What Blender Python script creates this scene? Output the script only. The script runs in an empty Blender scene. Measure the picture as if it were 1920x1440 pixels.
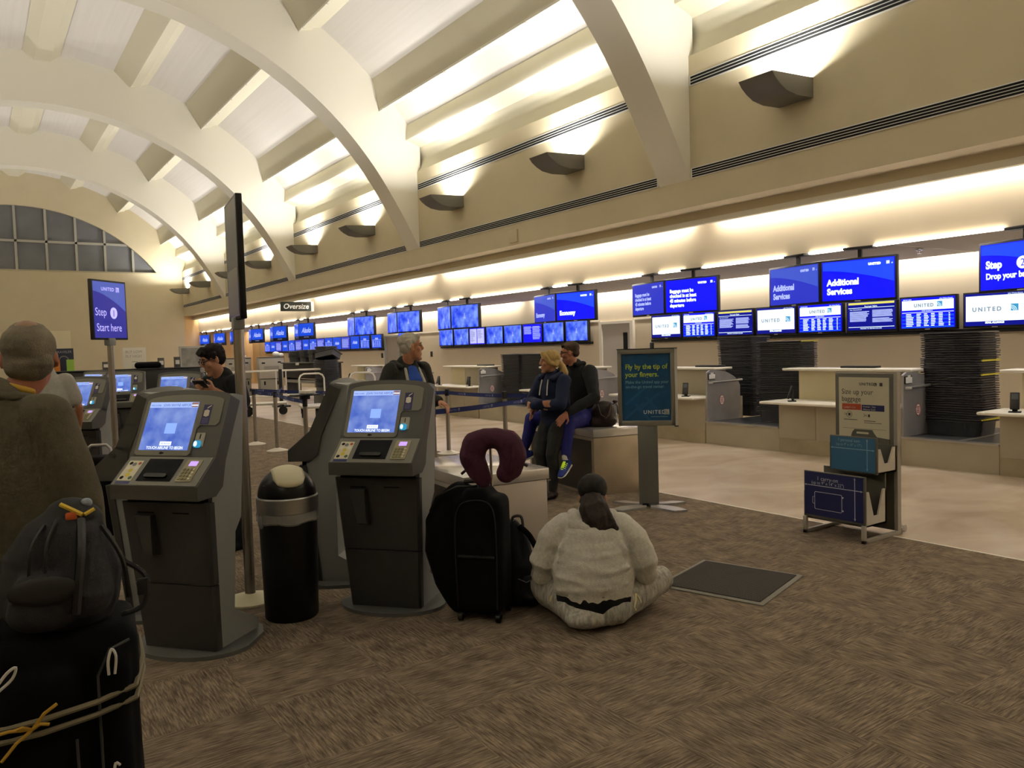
import bpy, bmesh, math, random
from mathutils import Vector as V, Matrix as M, noise as NZ
random.seed(7)
PI=math.pi
S=bpy.context.scene
COL=S.collection
# ---------------- camera, world, exposure ----------------
cd=bpy.data.cameras.new('camera'); cam=bpy.data.objects.new('camera',cd); COL.objects.link(cam)
cd.sensor_width=36; cd.lens=1470/1920*36; cd.clip_start=.05; cd.clip_end=200
cam.matrix_world=M(((0.82114082,0.05193088,-0.5683581,0),(-0.56993914,0.02235055,-0.82138288,0),(-0.02995202,0.99840054,0.04795039,1.6),(0,0,0,1)))
S.camera=cam
w=bpy.data.worlds.new('night'); S.world=w; w.use_nodes=True
w.node_tree.nodes['Background'].inputs[0].default_value=(.02,.025,.035,1); w.node_tree.nodes['Background'].inputs[1].default_value=1
S.view_settings.view_transform='Standard'; S.view_settings.look='None'; S.view_settings.gamma=1; S.view_settings.use_curve_mapping=False
S.view_settings.exposure=EXPO=0.5
S.cycles.use_denoising=True
S.cycles.max_bounces=6; S.cycles.diffuse_bounces=4; S.cycles.use_adaptive_sampling=True; S.cycles.adaptive_threshold=.04; S.cycles.adaptive_min_samples=20; S.cycles.sample_clamp_indirect=6
SCONCE_W=215; COVE_W=8; ALCOVE_W=8; STRIP_E=7; SCREEN_E=.72
# ---------------- materials ----------------
def hx(h,k=1):
    h=h.lstrip('#'); c=[int(h[i:i+2],16)/255 for i in (0,2,4)]
    return tuple(k*(x/12.92 if x<=.04045 else ((x+.055)/1.055)**2.4) for x in c)+(1,)
MT={}
def mat(name,c,rough=.6,metal=0,spec=.5,emit=0,noise=None,bump=None,alpha=1,trans=0):
    """noise=(scale,amount[,stretch]) varies the colour; bump=(scale,strength[,stretch])"""
    if name in MT: return MT[name]
    m=bpy.data.materials.new(name); m.use_nodes=True; nt=m.node_tree; b=nt.nodes['Principled BSDF']
    c=hx(c) if isinstance(c,str) else c
    b.inputs['Base Color'].default_value=c; b.inputs['Roughness'].default_value=rough; b.inputs['Metallic'].default_value=metal
    b.inputs['Specular IOR Level'].default_value=spec
    if emit: b.inputs['Emission Color'].default_value=c; b.inputs['Emission Strength'].default_value=emit
    if alpha<1: b.inputs['Alpha'].default_value=alpha
    if trans: b.inputs['Transmission Weight'].default_value=trans
    def tex(sc,st):
        tc=nt.nodes.new('ShaderNodeTexCoord'); mp=nt.nodes.new('ShaderNodeMapping'); mp.inputs['Scale'].default_value=st or (1,1,1)
        n=nt.nodes.new('ShaderNodeTexNoise'); n.inputs['Scale'].default_value=sc; n.inputs['Detail'].default_value=4
        nt.links.new(tc.outputs['Object'],mp.inputs[0]); nt.links.new(mp.outputs[0],n.inputs[0]); return n
    if noise:
        n=tex(noise[0],noise[2] if len(noise)>2 else None)
        mx=nt.nodes.new('ShaderNodeMix'); mx.data_type='RGBA'
        k=noise[1]; mx.inputs[6].default_value=tuple(x*(1-k) for x in c[:3])+(1,); mx.inputs[7].default_value=tuple(min(1,x*(1+k)) for x in c[:3])+(1,)
        mr=nt.nodes.new('ShaderNodeMapRange'); mr.inputs[1].default_value=.3; mr.inputs[2].default_value=.7
        nt.links.new(n.outputs[0],mr.inputs[0]); nt.links.new(mr.outputs[0],mx.inputs[0]); nt.links.new(mx.outputs[2],b.inputs['Base Color'])
        if emit: nt.links.new(mx.outputs[2],b.inputs['Emission Color'])
    if bump:
        n=tex(bump[0],bump[2] if len(bump)>2 else None); bp=nt.nodes.new('ShaderNodeBump'); bp.inputs['Strength'].default_value=bump[1]; bp.inputs['Distance'].default_value=.01
        nt.links.new(n.outputs[0],bp.inputs['Height']); nt.links.new(bp.outputs[0],b.inputs['Normal'])
    MT[name]=m; return m
wall_m=mat('painted_wall','#c9bd9f',.75,noise=(1.5,.03))
vault_m=mat('vault_plaster','#e5e0d2',.8)
mesh_m=mat('perforated_panel','#d6d1cb',.7,noise=(14,.03,(1,.02,1)))
beam_m=mat('ceiling_beam','#d6d0ba',.7)
alcove_wall_m=mat('alcove_wall','#cdbfa4',.65,noise=(1.2,.03))  # cream tone of the bulkhead and alcove back wall
ceil_m=mat('alcove_ceiling','#b9b2ac',.8)
grill_m=mat('grille_metal','#dcdbd8',.5)
black_m=mat('black_plastic','#111112',.45,bump=(90,.05))
dark_m=mat('black_void','#030303',.9)
steel_m=mat('brushed_steel','#b9b8b4',.32,.9,noise=(6,.06,(1,1,30)))
steelp=mat('satin_steel_panel','#a9a7a6',.45,.55,noise=(5,.08))
chrome=mat('chrome','#d8d8d8',.15,1)
polem=mat('steel_pole','#a8a298',.35,.9,noise=(9,.05))
counter_m=mat('counter_laminate','#a89e89',.5,noise=(2.2,.05))
counter_l=mat('counter_cream_laminate','#c8bc98',.5,noise=(2,.03))
top_m=mat('white_solid_surface','#e6dfd0',.35)
white_m=mat('white_plastic','#e8e6e0',.45)
cream_m=mat('cream_plastic','#ded6b4',.5,noise=(5,.04))
wood_m=mat('maple_panel','#c9a878',.45,noise=(3,.12,(1,1,.15)))
kd=mat('kiosk_charcoal','#4b4a47',.5,bump=(160,.08))
kd2=mat('kiosk_dark_door','#3a3a39',.5,bump=(160,.08))
kl=mat('kiosk_grey_side','#8e908e',.5,bump=(160,.05))
kb=mat('kiosk_bezel','#77756b',.5,bump=(160,.05))
tub_m=mat('tub_plastic','#3d3e43',.35,noise=(20,.15))
yel_m=mat('yellow_edge','#c9bf3a',.5)
navy=mat('navy_fabric','#15203f',.9,noise=(60,.15))
belt_m=mat('belt_navy','#1b2a6a',.8)
olive=mat('olive_cloth','#575140',.95,noise=(40,.12),bump=(120,.25))
grey_fleece=mat('grey_fleece','#cfccc3',1,noise=(55,.10),bump=(180,.4))
grey_knit=mat('heather_knit','#aeaba2',1,noise=(60,.35,(1,1,.25)),bump=(120,.4))
black_cloth=mat('black_cloth','#0d0d0f',.95,noise=(40,.2))
bag_m=mat('black_nylon','#070708',.9,spec=.2,noise=(30,.2),bump=(220,.2))
bagg=mat('charcoal_nylon','#29292c',.85,noise=(30,.15),bump=(220,.2))
skin=mat('skin','#b98566',.55,noise=(25,.06))
skin2=mat('tanned_skin','#b57e5e',.55,noise=(25,.06))
emw=mat('lamp_white','#fff2df',.5,emit=STRIP_E)
paper=mat('white_paper','#e4e0d2',.7)
glassd=mat('night_glass','#6c6e72',.35,0,.5,noise=(1.2,.12))
# floor tile and carpet
def node_mat(name,build):
    m=bpy.data.materials.new(name); m.use_nodes=True; build(m.node_tree,m.node_tree.nodes['Principled BSDF'],m.node_tree.nodes.new,m.node_tree.links.new); MT[name]=m; return m
def _carpet(nt,b,N,L):
    tc=N('ShaderNodeTexCoord')
    ck=N('ShaderNodeTexChecker'); ck.inputs['Scale'].default_value=1/.61
    off=N('ShaderNodeMapping'); off.inputs['Location'].default_value=(.21,.13,.305); L(tc.outputs['Object'],off.inputs[0]); L(off.outputs[0],ck.inputs[0])
    ns=[]
    for sc in ((9,120,1),(120,9,1)):
        mp=N('ShaderNodeMapping'); mp.inputs['Scale'].default_value=sc; L(tc.outputs['Object'],mp.inputs[0])
        n=N('ShaderNodeTexNoise'); n.inputs['Scale'].default_value=1.0; n.inputs['Detail'].default_value=5; n.inputs['Roughness'].default_value=.65; L(mp.outputs[0],n.inputs[0]); ns.append(n)
    mx=N('ShaderNodeMix'); L(ck.outputs['Fac'],mx.inputs[0]); L(ns[0].outputs[0],mx.inputs[2]); L(ns[1].outputs[0],mx.inputs[3])
    big=N('ShaderNodeTexNoise'); big.inputs['Scale'].default_value=7; L(tc.outputs['Object'],big.inputs[0])
    ad=N('ShaderNodeMath'); ad.operation='MULTIPLY_ADD'; ad.inputs[1].default_value=.3; L(big.outputs[0],ad.inputs[0]); L(mx.outputs[0],ad.inputs[2])
    cr=N('ShaderNodeValToRGB'); e=cr.color_ramp.elements; e[0].position=.42; e[0].color=hx('#41382f'); e[1].position=.86; e[1].color=hx('#a2907c')
    e2=cr.color_ramp.elements.new(.62); e2.color=hx('#6f6254')
    L(ad.outputs[0],cr.inputs[0]); L(cr.outputs[0],b.inputs['Base Color']); b.inputs['Roughness'].default_value=1; b.inputs['Specular IOR Level'].default_value=.1
    bp=N('ShaderNodeBump'); bp.inputs['Strength'].default_value=.35; bp.inputs['Distance'].default_value=.005; L(mx.outputs[0],bp.inputs['Height']); L(bp.outputs[0],b.inputs['Normal'])
carpet_m=node_mat('loop_carpet',_carpet)
def _tile(nt,b,N,L):
    tc=N('ShaderNodeTexCoord'); mp=N('ShaderNodeMapping'); mp.inputs['Scale'].default_value=(.5,.8,1); L(tc.outputs['Object'],mp.inputs[0])
    n=N('ShaderNodeTexNoise'); n.inputs['Scale'].default_value=1.6; n.inputs['Detail'].default_value=7; n.inputs['Distortion'].default_value=1.2; L(mp.outputs[0],n.inputs[0])
    cr=N('ShaderNodeValToRGB'); e=cr.color_ramp.elements; e[0].position=.3; e[0].color=hx('#bda994'); e[1].position=.7; e[1].color=hx('#dccbb8'); L(n.outputs[0],cr.inputs[0]); L(cr.outputs[0],b.inputs['Base Color'])
    b.inputs['Roughness'].default_value=.26; b.inputs['Specular IOR Level'].default_value=.5
tile_m=node_mat('polished_stone_floor',_tile)
def _clouds(c0,c1,strength,scale):
    def f(nt,b,N,L):
        tc=N('ShaderNodeTexCoord'); n=N('ShaderNodeTexNoise'); n.inputs['Scale'].default_value=scale; n.inputs['Detail'].default_value=5; L(tc.outputs['Object'],n.inputs[0])
        cr=N('ShaderNodeValToRGB'); e=cr.color_ramp.elements; e[0].position=.38; e[0].color=hx(c0); e[1].position=.68; e[1].color=hx(c1); L(n.outputs[0],cr.inputs[0])
        b.inputs['Base Color'].default_value=(.01,.01,.02,1); b.inputs['Roughness'].default_value=.3; b.inputs['Specular IOR Level'].default_value=.15
        L(cr.outputs[0],b.inputs['Emission Color']); b.inputs['Emission Strength'].default_value=strength
    return f
scr_cloud=node_mat('screen_clouds',_clouds('#0a3af0','#86a8ff',SCREEN_E,4))
scr_kiosk=node_mat('kiosk_screen_sky',_clouds('#4e6fd8','#8fa9f0',SCREEN_E*.8,9))
def scr(name,c,e=SCREEN_E):
    m=mat(name,c,.3,spec=.15,emit=e); m.node_tree.nodes['Principled BSDF'].inputs['Base Color'].default_value=(.01,.01,.02,1); return m
s_blue=scr('screen_blue','#0408f4',1.0); s_arc=scr('screen_arc_blue','#1f4cff'); s_dim=scr('screen_dim_blue','#2a35c8'); s_dark=scr('screen_navy','#0a1290'); s_dimarc=scr('screen_dim_arc','#4058d0')
s_white=scr('screen_white','#e6f6ff',1.05); s_txt=scr('screen_text_white','#eaffff',1.1); s_pale=scr('screen_text_pale','#a8b4f0',.9); s_gray=scr('screen_grey_text','#8898a8',.8)
s_ala=scr('screen_azure','#0a4ae0'); s_black=scr('screen_black','#07080f',.5); s_yel=scr('screen_yellow','#d8d060',.9); s_table=scr('screen_table_blue','#1850e8'); s_teal=scr('screen_teal','#3a90c0',.9)
s_kwhite=scr('kiosk_screen_white','#dfe8ff',1.0); s_khead=scr('kiosk_screen_header','#9db4f0',.85); s_kbtn=scr('kiosk_screen_square','#87a8f2',.85)
s_ktext=scr('kiosk_screen_dark_text','#3c58b8',.6); s_doc=scr('screen_document','#b8b8e8',.9); s_violet=scr('keypad_display','#c09af0',.9); s_glow=scr('reader_glow','#2a8ab0',.8); s_glow2=scr('reader_light','#e0ffff',1.6)
# ---------------- mesh helpers ----------------
TXT={}
TMP=bpy.data.scenes.new('workbench')
def evalmesh(o):
    TMP.collection.objects.link(o)
    with bpy.context.temp_override(scene=TMP,view_layer=TMP.view_layers[0]):
        dg=bpy.context.evaluated_depsgraph_get(); me=bpy.data.meshes.new_from_object(o.evaluated_get(dg))
    TMP.collection.objects.unlink(o); return me
class MB:
    def __init__(s): s.v=[]; s.f=[]; s.mi=[]; s.X=M.Identity(4)
    def add(s,vs,fs,mi=0):
        o=len(s.v); s.v+=[tuple(s.X@V(p)) for p in vs]; s.f+=[tuple(i+o for i in f) for f in fs]; s.mi+=[mi]*len(fs); return s
    def box(s,x0,y0,z0,x1,y1,z1,mi=0):
        vs=[(x,y,z) for x in (x0,x1) for y in (y0,y1) for z in (z0,z1)]
        return s.add(vs,[(0,1,3,2),(4,6,7,5),(0,4,5,1),(2,3,7,6),(0,2,6,4),(1,5,7,3)],mi)
    def rbox(s,x0,y0,z0,x1,y1,z1,b=.01,mi=0,seg=2):
        bm=bmesh.new(); bmesh.ops.create_cube(bm,size=1,matrix=M.Translation(((x0+x1)/2,(y0+y1)/2,(z0+z1)/2))@M.Diagonal((abs(x1-x0),abs(y1-y0),abs(z1-z0),1)))
        bmesh.ops.bevel(bm,geom=bm.edges[:],offset=b,segments=seg,profile=.5,affect='EDGES'); return s.bm(bm,mi)
    def bm(s,bm,mi=0):
        bm.verts.index_update(); s.add([v.co.copy() for v in bm.verts],[[v.index for v in f.verts] for f in bm.faces],mi); bm.free(); return s
    def quad(s,a,b,c,d,mi=0): return s.add([a,b,c,d],[(0,1,2,3)],mi)
    def prism(s,poly,ax,a,b,mi=0,close=True):
        """poly of (p,q) in the two other axes (cyclic order after ax for x:(y,z), y:(x,z), z:(x,y))"""
        def P(p,t): return (t,p[0],p[1]) if ax=='x' else ((p[0],t,p[1]) if ax=='y' else (p[0],p[1],t))
        n=len(poly); vs=[P(p,a) for p in poly]+[P(p,b) for p in poly]
        fs=[(i,(i+1)%n,n+(i+1)%n,n+i) for i in range(n if close else n-1)]
        if close: fs+=[tuple(range(n))[::-1],tuple(range(n,2*n))]
        return s.add(vs,fs,mi)
    def tube(s,pts,r,n=10,mi=0,closed=False,caps=True):
        pts=[V(p) for p in pts]; rs=r if isinstance(r,(list,tuple)) else [r]*len(pts); m=len(pts); vs=[]; fs=[]; prev=None
        for i,p in enumerate(pts):
            a=pts[(i-1)%m] if (i or closed) else p; c=pts[(i+1)%m] if (i<m-1 or closed) else p
            t=(c-a).normalized()
            if prev is None: u=t.orthogonal().normalized()
            else: u=(prev-t*prev.dot(t)).normalized()
            prev=u; w_=t.cross(u)
            vs+=[p+(u*math.cos(2*PI*k/n)+w_*math.sin(2*PI*k/n))*rs[i] for k in range(n)]
        for i in range(m if closed else m-1):
            j=(i+1)%m
            fs+=[(i*n+k,i*n+(k+1)%n,j*n+(k+1)%n,j*n+k) for k in range(n)]
        if caps and not closed: fs+=[tuple(range(n))[::-1],tuple(range((m-1)*n,m*n))]
        return s.add(vs,fs,mi)
    def cyl(s,p0,p1,r0,r1=None,n=16,mi=0): return s.tube([p0,p1],[r0,r0 if r1 is None else r1],n,mi)
    def lathe(s,prof,n=24,c=(0,0,0),mi=0):
        vs=[];fs=[]
        for r,z in prof: vs+=[(c[0]+r*math.cos(2*PI*k/n),c[1]+r*math.sin(2*PI*k/n),c[2]+z) for k in range(n)]
        for i in range(len(prof)-1): fs+=[(i*n+k,i*n+(k+1)%n,(i+1)*n+(k+1)%n,(i+1)*n+k) for k in range(n)]
        if prof[0][0]>1e-4: fs.append(tuple(range(n))[::-1])
        if prof[-1][0]>1e-4: fs.append(tuple(range((len(prof)-1)*n,len(prof)*n)))
        return s.add(vs,fs,mi)
    def ell(s,c,r,mi=0,n=14,R=None):
        c=V(c); vs=[];fs=[]; m=n//2+1
        for i in range(m+1):
            th=PI*i/m
            for k in range(n):
                p=V((r[0]*math.sin(th)*math.cos(2*PI*k/n),r[1]*math.sin(th)*math.sin(2*PI*k/n),r[2]*math.cos(th)))
                vs.append(c+(R@p if R else p))
        for i in range(m): fs+=[(i*n+k,(i+1)*n+k,(i+1)*n+(k+1)%n,i*n+(k+1)%n) for k in range(n)]
        return s.add(vs,fs,mi)
    def loft(s,secs,xd,n=16,mi=0):
        """secs: (centre, rx, ry); rings square to the path; xd gives the rx direction; rounded ends"""
        xd=V(xd); cs=[V(q[0]) for q in secs]; m=len(cs); rings=[]
        for i in range(m):
            t=(cs[min(i+1,m-1)]-cs[max(i-1,0)]).normalized(); x=(xd-t*xd.dot(t)).normalized(); y=t.cross(x); rings.append((cs[i],x,y,t,secs[i][1],secs[i][2]))
        full=[]
        c,x,y,t,a,b=rings[0]; e=min(a,b)
        for k in (.98,.8,.45): full.append((c-t*e*k,x,y,a*math.sqrt(1-k*k),b*math.sqrt(1-k*k)))
        full+=[(c,x,y,a,b) for c,x,y,t,a,b in rings]
        c,x,y,t,a,b=rings[-1]; e=min(a,b)
        for k in (.45,.8,.98): full.append((c+t*e*k,x,y,a*math.sqrt(1-k*k),b*math.sqrt(1-k*k)))
        vs=[];fs=[]
        for c,x,y,a,b in full: vs+=[c+x*(a*math.cos(2*PI*k/n))+y*(b*math.sin(2*PI*k/n)) for k in range(n)]
        L=len(full)
        for i in range(L-1): fs+=[(i*n+k,i*n+(k+1)%n,(i+1)*n+(k+1)%n,(i+1)*n+k) for k in range(n)]
        fs+=[tuple(range(n))[::-1],tuple(range((L-1)*n,L*n))]
        return s.add(vs,fs,mi)
    def text(s,st,size,x,z,mi=0,y=0,align='LEFT',shear=0,bold=0,spacing=1,sx=1):
        """letters in the local XZ plane facing -Y"""
        key=(st,align,shear,round(bold/size,4),spacing)
        if key not in TXT:
            cu=bpy.data.curves.new('t','FONT'); cu.body=st; cu.size=1; cu.align_x=align; cu.shear=shear; cu.offset=bold/size; cu.space_character=spacing; cu.resolution_u=3
            o=bpy.data.objects.new('t',cu); me=evalmesh(o)
            TXT[key]=([(v.co.x,v.co.y) for v in me.vertices],[tuple(p.vertices) for p in me.polygons])
            bpy.data.objects.remove(o); bpy.data.curves.remove(cu); bpy.data.meshes.remove(me)
        vs,fs=TXT[key]; return s.add([(x+a*size*sx,y,z+b*size) for a,b in vs],fs,mi)
    def rect(s,x0,z0,x1,z1,mi=0,y=0): return s.add([(x0,y,z0),(x1,y,z0),(x1,y,z1),(x0,y,z1)],[(0,1,2,3)],mi)
    def mesh(s,name,mats):
        me=bpy.data.meshes.new(name); me.from_pydata(s.v,[],s.f); me.update()
        for m in (mats if isinstance(mats,(list,tuple)) else [mats]): me.materials.append(m)
        if me.polygons:
            me.polygons.foreach_set('material_index',s.mi); me.polygons.foreach_set('use_smooth',[True]*len(me.polygons))
            bm=bmesh.new(); bm.from_mesh(me); bmesh.ops.recalc_face_normals(bm,faces=bm.faces) if len(me.polygons)<60000 else None; bm.to_mesh(me); bm.free()
            me.set_sharp_from_angle(angle=math.radians(38))
        return me
    def build(s,name,mats,parent=None,loc=(0,0,0),rz=0):
        o=bpy.data.objects.new(name,s.mesh(name,mats)); COL.objects.link(o); o.location=loc; o.rotation_euler=(0,0,rz)
        if parent: o.parent=parent
        return o
def flat(mb,name,mats,parent): # flat lettering keeps its own facing
    me=bpy.data.meshes.new(name); me.from_pydata(mb.v,[],mb.f); me.update()
    for m in mats: me.materials.append(m)
    me.polygons.foreach_set('material_index',mb.mi); o=bpy.data.objects.new(name,me); COL.objects.link(o); o.parent=parent; return o
def tag(o,label,cat,group=None,kind=None):
    if label: o['label']=label
    if cat: o['category']=cat
    if group: o['group']=group
    if kind: o['kind']=kind
    return o
def thing(name,label,cat,loc=(0,0,0),rz=0,group=None):
    o=bpy.data.objects.new(name,None); o.empty_display_size=.1; COL.objects.link(o); o.location=loc; o.rotation_euler=(0,0,rz); return tag(o,label,cat,group)
def struct(name,mb,m): o=mb.build(name,m); o['kind']='structure'; return o
def dup(root,loc=None,rz=None,label=None,group=None):
    def cp(o,p):
        c=o.copy(); COL.objects.link(c)
        if p: c.parent=p
        for ch in o.children: cp(ch,c)
        return c
    r=cp(root,None)
    if loc is not None: r.location=loc
    if rz is not None: r.rotation_euler=(0,0,rz)
    if label: r['label']=label
    if group: r['group']=group
    return r
def remesh(mb,mats,voxel=.012,smooth=3,disp=None,pick=None):
    """voxel-union overlapping solids into one continuous skin; faces take the material of the nearest source solid"""
    me=bpy.data.meshes.new('r'); me.from_pydata([tuple(p) for p in mb.v],[],mb.f); me.update()
    bm=bmesh.new(); bm.from_mesh(me); bmesh.ops.recalc_face_normals(bm,faces=bm.faces); bm.to_mesh(me); bm.free()
    src=None
    if len(mats)>1:
        from mathutils.bvhtree import BVHTree
        src=BVHTree.FromPolygons([V(p) for p in mb.v],mb.f)
    o=bpy.data.objects.new('r',me)
    r=o.modifiers.new('r','REMESH'); r.mode='VOXEL'; r.voxel_size=voxel
    if smooth:
        k=o.modifiers.new('s','SMOOTH'); k.factor=.5; k.iterations=smooth
    out=evalmesh(o)
    bpy.data.objects.remove(o); bpy.data.meshes.remove(me)
    if disp:
        nv=[(v.co.copy(),v.normal.copy()) for v in out.vertices]; out.vertices.foreach_set('co',[x for c,n in nv for x in c+n*disp(c)]); out.update()
    out.materials.clear()
    for m in mats: out.materials.append(m)
    out.polygons.foreach_set('use_smooth',[True]*len(out.polygons))
    if src:
        ids=[]
        for p in out.polygons:
            h=src.find_nearest(p.center); ids.append(mb.mi[h[2]] if h[2] is not None else 0)
        out.polygons.foreach_set('material_index',ids)
    out.update(); return out
def mobj(name,me,parent=None,loc=(0,0,0),rz=0):
    o=bpy.data.objects.new(name,me); me.name=name; COL.objects.link(o); o.location=loc; o.rotation_euler=(0,0,rz)
    if parent: o.parent=parent
    return o
def area(name,loc,size,power,color,rot,parent=None,spread=None):
    l=bpy.data.lights.new(name,'AREA'); l.shape='RECTANGLE'; l.size,l.size_y=size; l.energy=power; l.color=color
    if spread: l.spread=spread
    o=bpy.data.objects.new(name,l); COL.objects.link(o); o.location=loc; o.rotation_euler=rot
    if parent: o.parent=parent
    return o
R=math.radians
def sp(P,n=6):
    """smooth curve through the points"""
    P=[V(p) for p in P]; o=[]
    for i in range(len(P)-1):
        a,b,c,d=P[max(i-1,0)],P[i],P[i+1],P[min(i+2,len(P)-1)]
        for k in range(n):
            t=k/n; o.append(.5*(2*b+(c-a)*t+(2*a-5*b+4*c-d)*t*t+(3*b-a-3*c+d)*t**3))
    return o+[P[-1]]
# ---------------- hall shell ----------------
CX,CZ=2.2,1.45; YN,YF=-8.0,43.5
RIB=[-.08,8.855,17.78,26.8,35.65]; RT=.33
def mir(p): return [(2*CX-x,z) for x,z in p][::-1]
struct('floor',MB().box(5.97,YN,-.2,13.1,YF,0),tile_m)
struct('floor_carpet',MB().box(-5,YN,-.2,5.955,YF,.004),carpet_m)
struct('trim_1',MB().box(5.952,YN,-.1,5.972,YF,.007),mat('edge_strip','#e8e2d4',.5))
def arc(r,a0,a1,n): return [(CX+r*math.cos(R(a0+(a1-a0)*i/n)),CZ+r*math.sin(R(a0+(a1-a0)*i/n))) for i in range(n+1)]
oc=arc(9.0,37,143,48)
struct('ceiling',MB().prism(oc+arc(9.25,143,37,48),'y',YN,YF),mesh_m)
beams=[[(1.73,10.44),(1.99,10.22),(2.41,10.22),(2.67,10.44),(2.67,10.6),(1.73,10.6)]]
for b in ([(4.06,10.25),(4.46,9.84),(4.5,9.82),(4.77,9.89),(4.8,9.93),(5.06,10.02),(5.1,10.25),(4.1,10.42)],[(6.07,9.58),(6.5,8.9),(6.55,8.86),(6.82,8.93),(6.84,8.98),(7.11,9.05),(7.2,9.25),(6.2,9.75)],
          [(8.28,8.08),(8.42,7.43),(8.44,7.39),(8.84,7.53),(8.85,7.72),(8.95,7.8),(8.6,8.25)],[(9.17,7.1),(9.11,6.76),(9.12,6.73),(9.2,6.72),(9.53,6.61),(9.58,6.4),(9.57,6.26),(9.42,5.93),(9.42,5.85),(9.9,5.85),(9.9,7.3),(9.3,7.3)]):
    beams+=[b,mir(b)]
for i,b in enumerate(beams): struct('trim_%d'%(i+2),MB().prism(b,'y',YN,YF),beam_m)
mb=MB() # thin lips and fixing brackets along the lowest edges of the ceiling beams
for x,z in ((6.52,8.86),(8.43,7.36)):
    for s in (1,-1):
        X=x if s==1 else 2*CX-x
        mb.box(X-.012,YN,z-.03,X+.012,YF,z+.02)
        for k in range(34): mb.box(X-.03,-6+k*1.45,z-.045,X+.03,-5.94+k*1.45,z-.02)
struct('trim_12',mb,mat('lip_metal','#dedacb',.5))
def intr(t): # intrados radius by angle from the spring line
    k=max(0,min(1,(33-t)/13)); return 7.57+.11*k*k
ribp=[(CX+intr(t)*math.cos(R(t)),CZ+intr(t)*math.sin(R(t))) for t in [20.3+ (90-20.3)*i/30 for i in range(31)]]
ribp=[(9.5,ribp[0][1]-.06)]+ribp; ribp=ribp+mir(ribp)[1:]
outp=[(9.5,6.9)]+arc(9.12,36.5,143.5,40)+[(-5.1,6.9)]
for i,y in enumerate(RIB): struct('trim_%d'%(13+i),MB().prism(ribp+outp[::-1],'y',y-RT,y+RT),vault_m)
struct('wall_right',MB().box(9.4,YN,3.69,9.6,YF,6.0),wall_m)
struct('trim_20',MB().box(9.6,YN,3.69,9.88,YF,3.74).box(9.84,YN,3.56,9.92,YF,3.74),wall_m); struct('trim_29',MB().box(9.83,YN,3.475,9.925,YF,3.56),vault_m)
struct('trim_21',MB().box(9.6,YN,4.05,10.2,YF,4.1),wall_m)
struct('wall_bulkhead',MB().box(10.1,YN,2.82,10.2,YF,4.05),alcove_wall_m)
mb=MB().box(10.2,YN,2.82,12.62,YF,2.87)
struct('ceiling_alcove',mb,ceil_m)
mb=MB()
for k in range(17): mb.box(10.2,-6+k*2.95,2.815,12.62,-5.98+k*2.95,2.821)
struct('trim_22',mb,mat('ceiling_joint','#d8d2cc',.7))
struct('trim_23',MB().box(12.3,YN,3.08,13.1,YF,3.13),alcove_wall_m)
struct('wall_back',MB().box(12.9,YN,0,13.1,YF,3.1),alcove_wall_m)
struct('trim_24',MB().box(12.88,16,2.14,12.905,26,2.17).box(12.88,14.7,2.14,12.905,15.4,2.17).box(12.88,12.85,2.14,12.905,13.5,2.17),top_m)
struct('wall_left',MB().box(-5.2,YN,0,-5,YF,6.0),wall_m)
struct('wall_near',MB().box(-5.2,YN-.2,0,13.1,YN,11),wall_m)
fa=arc(7.45,36.3,143.7,40)
struct('wall_far',MB().box(-5.2,YF,0,9.4,YF+.3,5.87).prism(fa+[(-5.2,5.87),(-5.2,7.2)]+arc(9.4,142,38,40)+[(9.6,7.2),(9.6,5.87)],'y',YF,YF+.3),wall_m)
struct('wall_alcove_end',MB().box(9.4,YF,0,13.1,YF+.3,4.1),wood_m)
struct('trim_25',MB().box(12.865,38.4,0,12.9,YF,2.3),wood_m)
win=MB().prism(arc(7.6,36,144,40)+[(-4,5.8),(8.4,5.8)][:0],'y',YF+.2,YF+.24)
wo=struct('window_1',win,glassd)
mb=MB()
for k in range(-4,6):
    x=2.12+1.25*k
    if abs(x-CX)<5.9:
        h=CZ+math.sqrt(7.45**2-(x-CX)**2); mb.box(x-.05,YF+.1,5.87,x+.05,YF+.2,h)
hw=math.sqrt(7.45**2-(7.26-CZ)**2); mb.box(CX-hw,YF+.1,7.2,CX+hw,YF+.2,7.31)
mb.build('frame',mat('window_frame','#aaa79c',.5),wo)
struct('trim_26',MB().box(-4.2,YF-.02,5.84,8.3,YF+.2,5.9),mat('sill','#b4ab90',.6))
struct('trim_27',MB().box(3.15,YF-.02,1.1,4.15,YF,3.0),mat('pale_panel','#d9cfb0',.7))
# doors in the back wall
def door(n,y0,y1,leaf,slot):
    d=struct('door_%d'%n,MB().box(12.86,y0+.1,0,12.9,y1-.1,2.07),leaf)
    MB().box(12.82,y0,0,12.905,y0+.1,2.13).box(12.82,y1-.1,0,12.905,y1,2.13).box(12.82,y0+.1,2.07,12.905,y1-.1,2.13).build('frame',top_m if slot else kl,d)
    if slot: MB().box(12.85,y0+.22,1.25,12.862,y0+.36,1.85).build('vision_panel',dark_m,d)
door(1,13.5,14.7,mat('door_grey','#b3aca2',.5),1); door(2,25.6,26.85,mat('door_taupe','#9a8e80',.5),0)
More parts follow.
